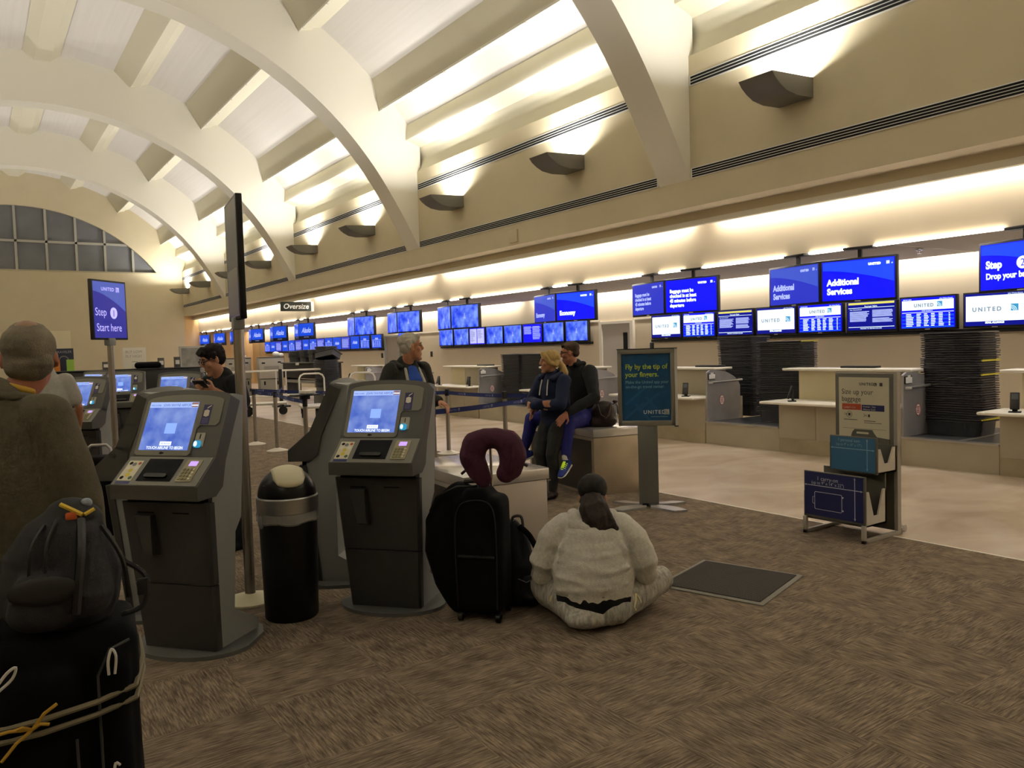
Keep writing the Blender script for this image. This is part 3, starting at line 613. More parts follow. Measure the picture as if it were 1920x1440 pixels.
# ---------------- self-service kiosks ----------------
def kiosk(far=False):
    """local: x = user's right, y = into the machine, z up; origin at the foot of the front"""
    t=thing('check_in_kiosk','','kiosk')
    # foot
    pts=[(.34*math.cos(R(a)),.12+.24*math.sin(R(a))) for a in range(180,361,12)]+[(.3,.32),(.22,.43),(-.22,.43),(-.3,.32)]
    MB().prism(pts,'z',0,.022).build('base_plate',mat('base_grey','#5d5e5c',.45),t)
    # light grey body with flared sides
    def flare(prof,h0,h1,mb,mi=0):
        n=len(prof); hw=lambda z: h0+(h1-h0)*min(1,z/.85)
        vs=[(-hw(z),y,z) for y,z in prof]+[(hw(z),y,z) for y,z in prof]
        mb.add(vs,[(i,(i+1)%n,n+(i+1)%n,n+i) for i in range(n)]+[tuple(range(n))[::-1],tuple(range(n,2*n))],mi); return mb
    body=[(.03,.022),(.385,.022),(.385,.08),(.165,.2),(.175,.63),(.225,.7),(.25,1.0),(.285,1.37),(.2,1.385),(.05,1.06),(-.0,.95),(-.02,.84)]
    b=flare(body,.222,.262,MB()).build('body',kl,t)
    MB().lathe([(0,.006),(.012,.006),(.016,0)],10).build('lock',chrome,b,(-.262,.11,1.18)).rotation_euler=(0,R(-90),0)
    MB().prism([(.012*math.cos(a),.022*math.sin(a)) for a in [2*PI*k/14 for k in range(14)]],'x',-.266,-.26).build('speaker_port',black_m,b,(0,.235,1.3))
    # doors
    def slab(z0,z1,name,th=.05):
        y=lambda z:-.072*z/.83; mb=MB(); h=lambda z:.23+.046*z/.83
        o=[(-h(z0),y(z0),z0),(h(z0),y(z0),z0),(h(z1),y(z1),z1),(-h(z1),y(z1),z1)]
        c=.012
        vs=[(x-math.copysign(c,x),yy,z) for x,yy,z in o]+[(x,yy+c,z) for x,yy,z in o]+[(x,yy+th,z) for x,yy,z in o]
        mb.add(vs,[(0,1,2,3)]+[(i,4+i,4+(i+1)%4,(i+1)%4) for i in range(4)]+[(4+i,8+i,8+(i+1)%4,4+(i+1)%4) for i in range(4)]+[(11,10,9,8)]); return mb
    slab(.024,.382,'').build('lower_door',kd2,t)
    up=slab(.388,.83,'').build('upper_door',kd2,t)
    MB().box(-.17,-.0705,.772,-.07,-.06,.779).box(.05,-.0705,.772,.15,-.06,.779).build('slot',dark_m,up)
    hd=MB(); hd.add([(-.17,-.068,.765),(-.06,-.068,.765),(-.055,-.05,.545),(-.12,-.05,.545),(-.165,-.1,.765),(-.065,-.1,.765),(-.06,-.105,.56),(-.115,-.105,.56)],[(0,1,5,4),(1,2,6,5),(2,3,7,6),(3,0,4,7),(4,5,6,7)])
    hd.build('receipt_holder',kd2,up)
    # console
    MB().box(-.24,-.06,.83,.235,.06,.858).build('bag_tag_slot',dark_m,t); MB().box(-.27,-.05,.832,-.2,.05,.857).build('slot_cover',kl,t)
    hw=.272
    pro=[(-.145,.857),(-.145,.93),(.012,1.06),(.17,1.392),(.268,1.372),(.12,1.04),(.06,.9),(.0,.857)]
    MB().prism([(p,q) for p,q in pro[:3]]+[(.1,1.06),(.06,.9),(.0,.857)],'x',-hw,hw).build('console',kd,t)
    # sloped screen housing with arched head
    sl=M.Translation((0,.012,1.06))@M.Rotation(math.atan2(.158,.332)*-1,4,'X')
    def P(x,s,d=0): return (x,d,s)   # x across, s up the slope, d behind the face
    def outline(f,d0,d1,mb,mi=0):
        n=len(f); vs=[sl@V((x,d0,s)) for x,s in f]+[sl@V((x,d1,s)) for x,s in f]
        return mb.add(vs,[(i,(i+1)%n,n+(i+1)%n,n+i) for i in range(n)]+[tuple(range(n)),tuple(range(n,2*n))[::-1]],mi)
    arch=[(hw*math.cos(R(a))*1.0,.352+.034*math.sin(R(a))) for a in range(0,181,12)]
    outline([(-hw,-.005),(hw,-.005)]+arch,0,.085,MB()).build('screen_housing',kd,t)
    mb=MB(); cap=[(hw*.97*math.cos(R(a)),.352+.034*math.sin(R(a))) for a in range(0,181,12)]; n=len(cap)
    vs=[sl@V((x,.085,s-.004)) for x,s in cap]+[(x*.9,.285,1.365+.6*(s-.352)) for x,s in cap]+[(x*.9,.285,1.3) for x,s in cap]
    mb.add(vs,[(j*n+i,j*n+i+1,(j+1)*n+i+1,(j+1)*n+i) for j in range(2) for i in range(n-1)]); hoo=mb.build('hood',mat('hood_lit_grey','#96958c',.45),t)  # hood paler than the dark shell: light from above put into its colour
    def rc(x0,s0,x1,s1,r): return [(x+r*math.cos(R(a)),s+r*math.sin(R(a))) for x,s,a0 in ((x1-r,s1-r,0),(x0+r,s1-r,90),(x0+r,s0+r,180),(x1-r,s0+r,270)) for a in (a0,a0+30,a0+60,a0+90)]
    bz=[(-.25+.02,.006),(.09,.006),(.108,.02),(.112,.16),(.13,.178),(.225,.178),(.243,.195),(.243,.32)]+[(.243*math.cos(R(a))*1.0,.322+.034*math.sin(R(a))) for a in range(15,170,14)]+[(-.25,.32),(-.25,.02)]
    bez=outline(bz,-.005,.002,MB()).build('bezel',kb,t)
    T=lambda mb:(setattr(mb,'X',sl),mb)[1]
    s=T(MB()); s.rect(-.228,.036,.088,.312,0,-.0056); scn=flat(s,'screen',[scr_kiosk],bez)
    g=T(MB()); g.rect(-.228,.28,.088,.312,0,-.0062); g.rect(.045,.282,.086,.31,3,-.0066); g.rect(-.09,.13,-.02,.19,1,-.0062); g.rect(-.1,.062,-.025,.085,2,-.0062)
    g.text('JOHN WAYNE AIRPORT',.022,-.14,.287,5,-.0066,sx=.8).text('WELCOME',.014,-.222,.288,5,-.0066).text('All Airlines',.013,-.062,.069,5,-.0068,'CENTER').text('TOUCH AIRLINE TO BEGIN',.022,-.062,.042,2,-.0066,'CENTER',bold=.0006,sx=.88)
    g.rect(.045,.29,.086,.296,4,-.007); flat(g,'screen_artwork',[s_khead,s_kbtn,s_kwhite,mat('flag_panel','#8a6a6a',.4,emit=.5),s_kwhite,s_ktext],scn)
    g=T(MB()); g.add([(-.075+.012*math.cos(2*PI*k/12),-.0062,.02+.007*math.sin(2*PI*k/12)) for k in range(12)],[tuple(range(12))],0); g.rect(-.07,.016,-.058,.024,0,-.0064); flat(g,'maker_badge',[dark_m],bez)
    g=T(MB()); g.rect(.125,.182,.18,.296,0,-.0062); fl=[(.135,.232),(.152,.226),(.168,.232),(.168,.262),(.152,.268),(.135,.262)]
    g.add([(x,-.0068,z) for x,z in fl],[tuple(range(6))],1); g.add([(.15,-.0068,.272),(.172,-.0068,.288),(.174,-.0068,.294),(.15,-.0068,.28)],[(0,1,2,3)],1)
    for k in range(4): g.rect(.133,.19+.008*k,.17,.193+.008*k,2,-.0066)
    flat(g,'instruction_label',[mat('label_purple','#241f5c',.5),paper,mat('label_small_print','#6a68a0',.5)],bez)
    # card reader with a lit slot
    rd=outline(rc(.12,.058,.178,.135,.006),-.006,.002,MB()).build('card_reader',mat('reader_plate','#a8a595',.4),t)
    outline(rc(.12,.052,.165,.09,.012),-.014,-.004,MB()).build('lit_mouth',s_glow,rd)
    outline([(.136+.008*math.cos(R(a)),.07+.014*math.sin(R(a))) for a in range(0,360,24)],-.019,-.012,MB()).build('light',s_glow2,rd)
    outline([(.147,.1),(.151,.1),(.151,.128),(.147,.128)],-.008,-.004,MB()).build('card_slot',dark_m,rd)
    # console furniture
    q=M.Translation((0,-.145,.93))@M.Rotation(math.atan2(.13,.157),4,'X')@M.Rotation(R(-90),4,'X')
    Q=lambda mb:(setattr(mb,'X',q),mb)[1]
    for nm,x0,z0,x1,z1,m,dd in (('sloped_face',-.262,.004,.262,.2,kb,-.001),):
        g=Q(MB()); g.prism([(x0,z0),(x1,z0),(x1,z1),(x0,z1)],'y',-.004,.002); g.build(nm,m,t)
    cp=Q(MB()); cp.rect(-.245,.03,-.155,.17,0,-.0056); cp.rect(-.245,.008,-.155,.026,1,-.0056)
    for x,z,r,m in ((-.225,.15,.011,2),(-.2,.143,.013,3),(-.17,.15,.01,4),(-.225,.118,.012,5),(-.175,.118,.012,5),(-.2,.1,.013,6),(-.2,.07,.014,6),(-.225,.05,.012,2),(-.172,.05,.012,7)):
        cp.add([(x+r*math.cos(2*PI*k/12),-.0062,z+r*math.sin(2*PI*k/12)) for k in range(12)],[tuple(range(12))],m)
    flat(cp,'picture_label',[mat('label_cream','#d8d2b4',.5),mat('label_blue','#232c66',.5),dark_m,mat('icon_grey','#77797c',.5),mat('icon_red','#b04a30',.5),paper,mat('icon_yellow','#d8c438',.5),mat('icon_green','#4c6a34',.5)],t)
    g=Q(MB()); g.rect(-.125,.03,.09,.185,0,-.0058); tr=flat(g,'printer_mouth',[dark_m],t)
    g=Q(MB()); g.X=q; g.prism([(-.08+.03*math.cos(R(a))*1 if False else x,z) for x,z in rc(-.085,.05,.055,.075,.012) for a in (0,)],'y',-.018,-.006); g.build('paper_lip',mat('glossy_black','#0a0a0b',.15),tr)
    g=Q(MB()); g.prism(rc(.12,.03,.215,.18,.006),'y',-.009,.0); kp=g.build('keypad',mat('keypad_beige','#9c9474',.5),t)
    g=Q(MB()); g.rect(.145,.135,.195,.168,0,-.0096); flat(g,'display',[s_violet],kp)
    g=Q(MB())
    for r in range(4):
        for c in range(4): g.prism(rc(.13+.02*c,.04+.021*r,.144+.02*c,.054+.021*r,.003),'y',-.0125,-.008,1 if c==3 else 0)
    g.build('keys',[mat('key_olive','#857f58',.5),mat('key_cream','#cfc8a4',.5)],kp)
    return t
k0=kiosk(); k0.location=(.861,4.459,0.004); k0.rotation_euler=(0,0,R(-51)); k0['label']='grey kiosk nearest the man in the olive jacket, screen facing us'; k0['group']='self-service kiosks'
dup(k0,(2.03,4.367,.004),R(-50.4),'grey kiosk between the trash can and the black suitcase, screen facing us')
dup(k0,(2.04,5.35,.004),R(-130.5),'grey kiosk seen from the side behind the trash can')
dup(k0,(.87,5.44,.004),R(-130.5),'dark grey self-service kiosk seen from the side behind the nearest left kiosk')
dup(k0,(.95,9.6,.004),R(-45),'grey self-service kiosk with a lit screen just right of the olive-jacketed man')
dup(k0,(1.62,14.2,.004),R(-45),'small far grey kiosk just left of the Step 1 post')
dup(k0,(1.9,13.0,.004),R(-20),'grey self-service kiosk right behind the Step 1 post')
dup(k0,(2.1,10.3,.004),R(-30),'grey self-service kiosk left of the young man with the phone')
# ---------------- step signs on poles ----------------
def pole_sign(x,y,rz,w,z0,z1,lab,dark):
    t=thing('pole_sign',lab,'sign',(x,y,0.004),rz,'pole signs by the kiosks')
    MB().lathe([(0,.0),(.17,.0),(.17,.012),(.05,.04),(.035,.05)],28).build('base',cream_m,t)
    MB().cyl((0,0,.03),(0,0,z0),.031,n=20).box(-.006,-.034,.05,.006,-.028,z0).build('pole',polem,t)
    MB().rbox(-.05,-.035,z0-.06,.05,.035,z0+.02,.01).build('clamp',kl,t)
    p=MB().rbox(-w/2,-.02,z0,w/2,.02,z1,.006).build('sign_frame',black_m,t)
    b=.02; f=flat(MB().rect(-w/2+b,z0+b,w/2-b,z1-b,0,-.0205),'sign_face',[mat('sign_face_blue','#1c1c78',.4,emit=.9) if not dark else mat('sign_face_dark','#3c4048',.25)],p)
    if not dark:
        g=MB(); n=14; W=w/2-b; xs=[-W+2*W*i/n for i in range(n+1)]
        g.add([(x_,-.021,z1-b) for x_ in xs]+[(x_,-.021,z1-b-(.1+.2*(i/n)**1.6)) for i,x_ in enumerate(xs)],[(i,n+1+i,n+2+i,i+1) for i in range(n)],0)
        flat(g,'light_arc',[mat('sign_arc','#3a4a98',.4,emit=.9)],f)
        g=MB().text('UNITED',.05,-W*.5,z1-.11,0,-.022,bold=.001,spacing=1.15); globe(g,W*.42,z1-.118,.05,0,1,-.022)
        g.text('Step',.115,-W*.93,z1-.37,0,-.022,sx=.85).text('Start here',.115,-W*.88,z1-.53,0,-.022,sx=.82)
        g.add([(W*.22+.055*math.cos(2*PI*k/24),-.022,z1-.34+.06*math.sin(2*PI*k/24)) for k in range(24)],[tuple(range(24))],0); g.text('1',.1,W*.22,z1-.377,1,-.0225,'CENTER')
        flat(g,'lettering',[mat('sign_lilac','#a8a4e0',.4,emit=.9),MT['sign_face_blue']],f)
    else:
        g=MB(); g.rect(-w*.42,z0+.03,w*.42,z0+.32,0,-.021); flat(g,'lower_panel',[mat('sign_dull','#77756c',.4)],f)
    return t
pole_sign(1.235,9.17,R(45),.53,1.79,2.41,'blue sign reading Step 1 Start here on a steel pole at the left','')
pole_sign(1.43,5.12,R(-97.5),.5,1.815,2.575,'tall steel pole with a thin black sign seen edge-on, beside the trash can',True)
# ---------------- trash can ----------------
t=thing('trash_can','round black trash can with a domed lid and cream flap between the two front kiosks','trash can',(1.545,4.66,.004),R(-10))
MB().lathe([(0,0),(.15,0),(.158,.01),(.172,.63),(.16,.63)],36).build('bin',black_m,t)
mb=MB(); n=40
def bagr(z,r): return [(r*(1+.02*math.sin(7*a)+.012*math.sin(17*a+1))*math.cos(a),r*(1+.02*math.sin(7*a)+.012*math.sin(17*a+1))*math.sin(a),z+.006*math.sin(5*a)) for a in [2*PI*k/n for k in range(n)]]
rg=[bagr(.655,.173),bagr(.63,.18),bagr(.605,.178),bagr(.595,.181),bagr(.585,.174)]
mb.add([p for r in rg for p in r],[(i*n+k,i*n+(k+1)%n,(i+1)*n+(k+1)%n,(i+1)*n+k) for i in range(4) for k in range(n)])
mb.ell((-.165,-.06,.6),(.02,.025,.04)); mb.build('bin_liner',mat('plastic_film','#c9c8c2',.25,alpha=.55,bump=(60,.6)),t)
MB().lathe([(.168,.645),(.18,.65),(.182,.735),(.176,.742),(.168,.742)],40).build('steel_band',steel_m,t)
prof=[(.172,.742)]+[(.172*math.cos(R(a)),.745+.165*math.sin(R(a))) for a in range(6,90,7)]+[(0,.91)]
l=MB().lathe(prof,40).build('dome_lid',mat('lid_black','#161515',.3),t)
mb=MB(); vs=[]; m_=12; q=10; W_=.09
for i in range(m_+1):
    for k in range(q+1):
        x=W_*(-1+2*k/q); ye=-(.1+.06*math.sqrt(max(0,1-(x/W_)**2))); y=.02+(ye-.02)*i/m_
        vs.append((x,y*1.03,.747+.168*math.sqrt(max(0,1-(x*x+y*y)/.172**2))))
mb.add(vs,[(i*(q+1)+k,i*(q+1)+k+1,(i+1)*(q+1)+k+1,(i+1)*(q+1)+k) for i in range(m_) for k in range(q)]); f=mb.build('flap',cream_m,l)
mo=f.modifiers.new('thick','SOLIDIFY'); mo.thickness=.006; mo.offset=1
# ---------------- steel bag-check blocks ----------------
def block(x,y,rz,w,d,h,lab,topm,frontm):
    t=thing('bag_check_block',lab,'counter',(x,y,.004),rz)
    MB().rbox(0,0,0,w,d,h-.09,.004).build('body',[frontm],t)
    MB().rbox(-.012,-.012,h-.085,w+.015,d+.012,h,.006).build('counter_top',topm,t)
    MB().box(w,-.006,h-.1,w+.03,.03,h-.093).build('corner_clip',chrome,t)
    MB().box(-.002,.05,.03,0,d-.05,h-.12).build('side_panel',mat('block_side','#4a4844',.35,.5),t)
    return t
bt=mat('block_top_steel','#cfcbc8',.2,.55)
block(2.89,4.82,R(-5.5),.70,1.1,.664,'low steel block with a bright top behind the black suitcase and neck pillow',bt,mat('block_front_steel','#c2bab4',.35,.35,noise=(3,.04)))
block(5.31,6.21,R(-9),.78,1.48,.702,'low steel block the couple sits on, with the handbag on top',bt,mat('block_front_brushed','#b0a28c',.4,.5,noise=(3,.1)))
# ---------------- teal poster stand ----------------
t=thing('poster_stand','grey poster stand with a teal poster reading Fly by the tip of your fingers','poster stand',(5.385,5.5,.004),R(-45))
for s in (1,-1):
    vs=[(s*.02,-.01),(s*.13,-.03),(s*.27,-.12),(s*.36,-.25),(s*.24,-.31),(s*.14,-.22),(s*.02,-.14)]
    MB().prism(vs if s>0 else vs[::-1],'z',0,.02).prism([(x,-y*.55) for x,y in (vs if s<0 else vs[::-1])],'z',0,.02).build('foot',steelp,t)
MB().rbox(-.09,-.035,.0,.085,.02,.8,.006).box(.085,-.03,.02,.1,.015,.8).build('post',mat('post_grey','#6f6f6a',.45,.3),t)
MB().rbox(-.06,-.06,.012,-.0,-.035,.035,.004).build('foot_bolt',dark_m,t)
fr=MB()
W=.272; z0,z1=.79,1.53
for a in ((-W,z0,W,z0+.05),(-W,z1-.045,W,z1),(-W,z0,-W+.04,z1),(W-.04,z0,W,z1)): fr.rbox(a[0],-.04,a[1],a[2],.02,a[3],.006)
fr.box(-W+.02,-.02,z0+.02,W-.02,.015,z1-.02); fm=fr.build('frame',mat('frame_alu','#8b877d',.4,.4),t)
MB().box(W,-.04,z0,W+.025,.025,z1).build('side_rail',mat('rail_light','#d6d3d0',.35,.3),t)
MB().box(-W-.004,-.042,z1,W+.028,.027,z1+.008).box(W-.01,-.042,z0-.01,W+.028,.027,z0).build('end_strip',black_m,t)
pf=flat(MB().rect(-W+.04,z0+.05,W-.04,z1-.045,0,-.0215),'poster',[mat('poster_teal','#0c4a78',.35,noise=(9,.15))],fm)
g=MB().text('Fly by the tip of',.068,-W+.075,1.34,0,-.0225,bold=.0012,sx=.93).text('your fingers.',.068,-W+.075,1.265,0,-.0225,bold=.0012,sx=.93)
g.text('Make the United app your',.042,-W+.075,1.2,1,-.0225,sx=.92).text('on-the-go travel center.',.042,-W+.075,1.155,1,-.0225,sx=.92).text('UNITED',.05,-.03,.905,2,-.0225,bold=.001,spacing=1.25); globe(g,.165,.897,.05,3,4,-.0225)
g.rect(.04,.875,.2,.879,1,-.0225)
for x_,z_,an in ((.02,1.02,40),(-.12,.93,40),(.08,.97,-50),(-.02,.9,-50),(-.1,1.08,40)):
    c_,s_=math.cos(R(an)),math.sin(R(an)); g.add([(x_+u*c_-v*s_,-.0219,z_+u*s_+v*c_) for u,v in ((-.13,-.012),(.13,-.012),(.13,.012),(-.13,.012))],[(0,1,2,3)],5)
flat(g,'lettering',[mat('poster_lime','#bfcf3a',.5),mat('poster_pale','#7fb0c8',.5),mat('poster_white','#d8dcdc',.5),mat('poster_grey','#c0bcb4',.5),mat('poster_teal2','#0c4a78',.4),mat('poster_line','#1a5688',.4)],pf)
# ---------------- bag sizer ----------------
t=thing('bag_sizer','white and grey bag sizer stand with two blue carry-on bins at the carpet edge','bag sizer',(6.05,3.63,.004),R(-90))
# local x: towards smaller Y (picture right), y: away (+X world), z up
sz_g=mat('sizer_grey','#5f5c52',.5); sz_l=mat('sizer_light_grey','#a29c92',.5); sz_b=mat('sizer_navy','#1c2358',.45); sz_b2=mat('sizer_blue','#34688e',.45); sz_w=mat('sizer_white','#c8c2b8',.5)
bd=MB().rbox(-.27,-.02,.03,.24,.02,1.29,.005).build('back_board',sz_g,t); MB().box(.24,-.02,.03,.27,.03,1.3).build('edge_rail',sz_l,t)
for x,nm in ((-.255,'l'),(.255,'r')):
    MB().rbox(x-.015,-.49,0,x+.015,-.46,.14,.003).rbox(x-.015,-.49,0,x+.015,.05,.03,.003).build('leg',sz_l,t)
MB().lathe([(0,-.012),(.03,-.012),(.03,.012),(0,.012)],16).build('wheel',sz_l,t,(.255,.09,.034)).rotation_euler=(0,R(90),0)
MB().rbox(.235,.03,.02,.275,.09,.05,.004).build('wheel_bracket',sz_l,t)
def bin_(x0,x1,y0,y1,z0,z1,zr,vt,face,nm):
    p=MB().rbox(x0,y0,z0,x1,y0+.02,z1,.006).box(x0,y1-.015,z0,x1,y1,zr).box(x0,y0,z0,x0+.012,y1,z0+.22).box(x0,y0,z0,x1,y1,z0+.012).build(nm,sz_g,t)
    ym=(y0+y1)/2; s=z1-(.12 if nm=='lower_bin' else .09)
    MB().prism([(y0+.02,z0),(y1-.0,z0),(y1-.0,s),(y1-.04,s),(ym+.03,vt),(ym-.03,vt),(y0+.05,s),(y0+.02,s)],'x',x1-.012,x1).build('side_window',sz_w,p)
    f=flat(MB().rect(x0+.01,z0+.0+.03 if nm=='lower_bin' else z0+.01,x1-.015,z1-.008,0,y0-.001),'face_panel',[face],p)
    return p,f
p,f=bin_(-.27,.265,-.47,-.18,.125,.515,.52,.2,sz_b,'lower_bin')
WL=mat('sizer_line','#c8ccd8',.5)
g=MB(); y_=-.4725
def arrow(g,a,b,z,vert=False):
    r=.003
    if not vert:
        g.rect(a,z-r,b,z+r,0,y_)
        for e,s in ((a,1),(b,-1)): g.add([(e,y_,z),(e+s*.016,y_,z-.009),(e+s*.016,y_,z+.009)],[(0,1,2)],0)
    else:
        g.rect(z-r,a,z+r,b,0,y_)
        for e,s in ((a,1),(b,-1)): g.add([(z,y_,e),(z-.009,y_,e+s*.016),(z+.009,y_,e+s*.016)],[(0,1,2)],0)
arrow(g,-.262,.245,.4); arrow(g,.165,.5,.18,True)
g.text('1 carry-on',.045,-.055,.445,0,y_,'CENTER').text('(up to 9" x 14" x 22")',.036,-.055,.412,0,y_,'CENTER',sx=.92)
sh=[(-.17+.24*u,.21+.14*v) for u,v in ((0,.05),(.03,0),(.97,0),(1,.05),(1,.95),(.97,1),(.03,1),(0,.95))]
g.tube([(x,y_,z) for x,z in sh],.0022,5,0,True); g.tube([(-.17,y_,.31),(-.188,y_,.305),(-.188,y_,.255),(-.17,y_,.25)],.0022,5); g.rect(.072,.22,.085,.232,0,y_); g.rect(.072,.325,.085,.337,0,y_)
flat(g,'lettering',[WL],f)
p,f=bin_(-.14,.265,-.305,-.03,.515,.8,.72,.59,sz_b2,'upper_bin')
g=MB(); y_=-.3075; arrow(g,-.13,.245,.7); arrow(g,.535,.785,.185,True); g.text('1 personal item',.036,.03,.755,0,y_,'CENTER',sx=.85).text('(up to 9" x 10" x 17")',.03,.03,.722,0,y_,'CENTER',sx=.85); flat(g,'lettering',[mat('sizer_line_pale','#8fb4cc',.5)],f)
ps=flat(MB().rect(-.235,.76,.205,1.255,0,-.0215),'poster',[mat('sizer_poster','#cfc8b0',.5)],bd)
g=MB(); y_=-.0225; g.text('Size up your',.062,-.21,1.115,0,y_,sx=.9).text('baggage',.062,-.21,1.055,0,y_,sx=.9).text('UNITED',.03,-.05,1.19,0,y_,bold=.001,spacing=1.25); globe(g,.075,1.185,.026,0,3,y_); g.rect(.125,1.185,.15,1.213,0,y_)
g.rect(-.205,.985,-.035,1.035,1,y_); g.rect(-.03,.98,.165,1.03,2,y_); g.text('CARRY-ON',.022,-.195,.995,3,y_-.001); g.text('Premier / Star',.02,-.02,1.008,3,y_-.001); g.text('Alliance Gold',.02,-.02,.986,3,y_-.001)
g.text('1x',.03,-.19,.94,0,y_); g.rect(-.15,.935,-.13,.957,0,y_); g.tube([(-.14+.024*math.cos(2*PI*k/16),y_,.946+.026*math.sin(2*PI*k/16)) for k in range(16)],.0015,4,0,True); g.text('2x',.03,-.015,.935,0,y_); g.rect(.025,.93,.042,.952,0,y_)
g.rect(-.19,.9,-.07,.905,0,y_); g.rect(-.01,.895,.09,.9,0,y_); g.rect(-.01,.88,.14,.884,0,y_); g.rect(-.2,.83,.18,.832,0,y_)
flat(g,'lettering',[mat('print_dark','#3a3832',.6),mat('print_orange','#b8482a',.6),mat('print_navy','#23245e',.6),mat('print_cream','#d6cfb8',.6)],ps)
hd=MB(); pts=[(-.13,.74),(-.11,.8),(-.09,.826),(.06,.826),(.075,.8),(.1,.77),(.21,.76),(.21,.7),(-.13,.7)]; hd.prism(pts,'y',-.032,-.022); MB().box(-.07,-.0335,.79,.035,-.03,.806).build('hand_slot',MT['sizer_poster'],hd.build('carry_handle',sz_g,bd))
# ---------------- floor mat ----------------
t=thing('floor_mat','grey ribbed rubber mat with a light border lying on the carpet','mat',(4.07,3.41,.004),math.atan2(2.98-3.68,3.83-3.62)+PI/2)
a_=math.hypot(.21,.70)/2
MB().rbox(-.365,-.36,0,.365,.36,.008,.004).build('border',mat('mat_border','#7a756a',.6),t)
MB().box(-.325,-.325,.008,.325,.325,.009).build('mat_base',mat('mat_dark','#1c1b1a',.8),t)
mb=MB()
for k in range(34):
    x=-.318+k*.0193; mb.box(x-.0055,-.325,.009,x+.0055,.325,.015)
mb.build('ribs',mat('mat_rib','#4a4643',.95),t)
# ---------------- belt posts ----------------
def post(x,y,lab,h=.98):
    t=thing('belt_post',lab,'belt post',(x,y,.008 if x>5.95 else .004),0,'belt posts'); MB().lathe([(0,.0),(.17,.0),(.17,.012),(.06,.045),(.032,.055)],28).build('base',mat('post_base','#cfc8bc',.35,.4),t); MB().cyl((0,0,.05),(0,0,h-.1),.031,n=18).build('post',polem,t); MB().cyl((0,0,h-.1),(0,0,h),.034,n=18).build('belt_head',black_m,t); return t
def belt(a,b,lab,z=.93,words=True,zb=None):
    a=V(a);b=V(b);d=(b-a).normalized(); a2=a+d*.035; b2=b-d*.035; n=12; nn=V((-d.y,d.x)); nn=nn if nn.dot(a)<0 else -nn; zb=zb or z
    L=(b2-a2).length; t=thing('retractable_belt',lab,'belt',(a2.x,a2.y,z),math.atan2(d.y,d.x),'blue retractable belts')
    mb=MB(); sag=.012; P=lambda u:-sag*4*u*(1-u)*L/2+(zb-z)*u
    for s,yo in ((0,-.0015),(1,.0015)): mb.add([(L*i/n,yo,P(i/n)+e) for i in range(n+1) for e in (-.027,.027)],[(2*i,2*i+2,2*i+3,2*i+1) for i in range(n)],0)
    bb=mb.build('webbing',belt_m,t)
    if words:
        g=MB(); k=max(1,int(L/.55)); ys=-.0022 if (V((0,0))-a2).dot(V((d.y,-d.x)))>0 else .0022
        for i in range(k):
            u=(i+.5)/k; o=len(g.v); g.text('UNITED',.032,0,-.012,0,0,'CENTER',spacing=1.2); globe(g,.085,-.014,.03,0,1,0)
            for j in range(o,len(g.v)):
                x,y,zv=g.v[j]; g.v[j]=((L*u+(x if ys<0 else -x)),ys*(1+.2*(y<0)),zv+P(u))
        flat(g,'lettering',[mat('belt_print','#9aa0c0',.7),belt_m],bb)
    return t
SP=[(4.1,13.92),(4.09,12.72),(5.92,10.29),(6.0,8.86),(4.0,7.27),(5.76,7.9),(3.75,10.4),(6.6,8.05)]
post(*SP[0],'belt post behind the near steel pole, leftmost of the far pair'); post(*SP[1],'belt post on the carpet just right of the near steel pole'); post(*SP[2],'belt post standing right of the middle kiosk, by the white-haired man'); post(*SP[3],'belt post behind the neck pillow')
post(*SP[4],'belt post mostly hidden by the right edge of the middle kiosk'); post(*SP[5],'belt post hidden behind the couple'); post(*SP[6],'belt post with a small ticket tray, left of the side-on kiosk',.96); post(*SP[7],'belt post behind the seated couple on the stone floor')
belt(SP[0],SP[1],'blue belt between the two far posts beside the near pole'); belt(SP[1],SP[6],'blue belt running from the carpet post to the ticket-tray post'); belt(SP[2],SP[3],'upper blue belt between the two posts left of the couple'); belt(SP[3],SP[7],'upper blue belt going behind the couple'); belt(SP[4],SP[5],'lower long blue belt with white lettering across the middle, behind the pillow')
belt((4.3,14.9),SP[2],'blue belt running to the post by the white-haired man from the left',.93); belt(SP[1],(4.85,14.6),'blue belt slanting away behind the ticket-tray post',.95); 
tag(MB().rbox(-.17,-.13,0,.17,.13,.02,.006).rbox(-.06,-.05,-.05,.06,.05,0,.005).build('ticket_tray',black_m,None,(SP[6][0],SP[6][1],.964+.05)),'black tray with a white rim fixed on a belt post','tray')
tag(MB().rbox(-.08,-.09,0,.1,.06,.05,.012).build('paper_bundle',paper,None,(SP[6][0]+.02,SP[6][1],1.036),R(20)),'small white bundle of paper lying on the post tray','paper')
# ---------------- luggage near the sitting woman ----------------
def rblob(mb,mats,vox=.01,sm=3,disp=None): return remesh(mb,mats,vox,sm,disp)
fab=lambda k,s:(lambda c: k*(NZ.noise(c*s)))
t=thing('rolling_suitcase','tall black soft suitcase with extended handle standing beside the sitting woman','suitcase',(2.43,3.95,.004),R(-50))
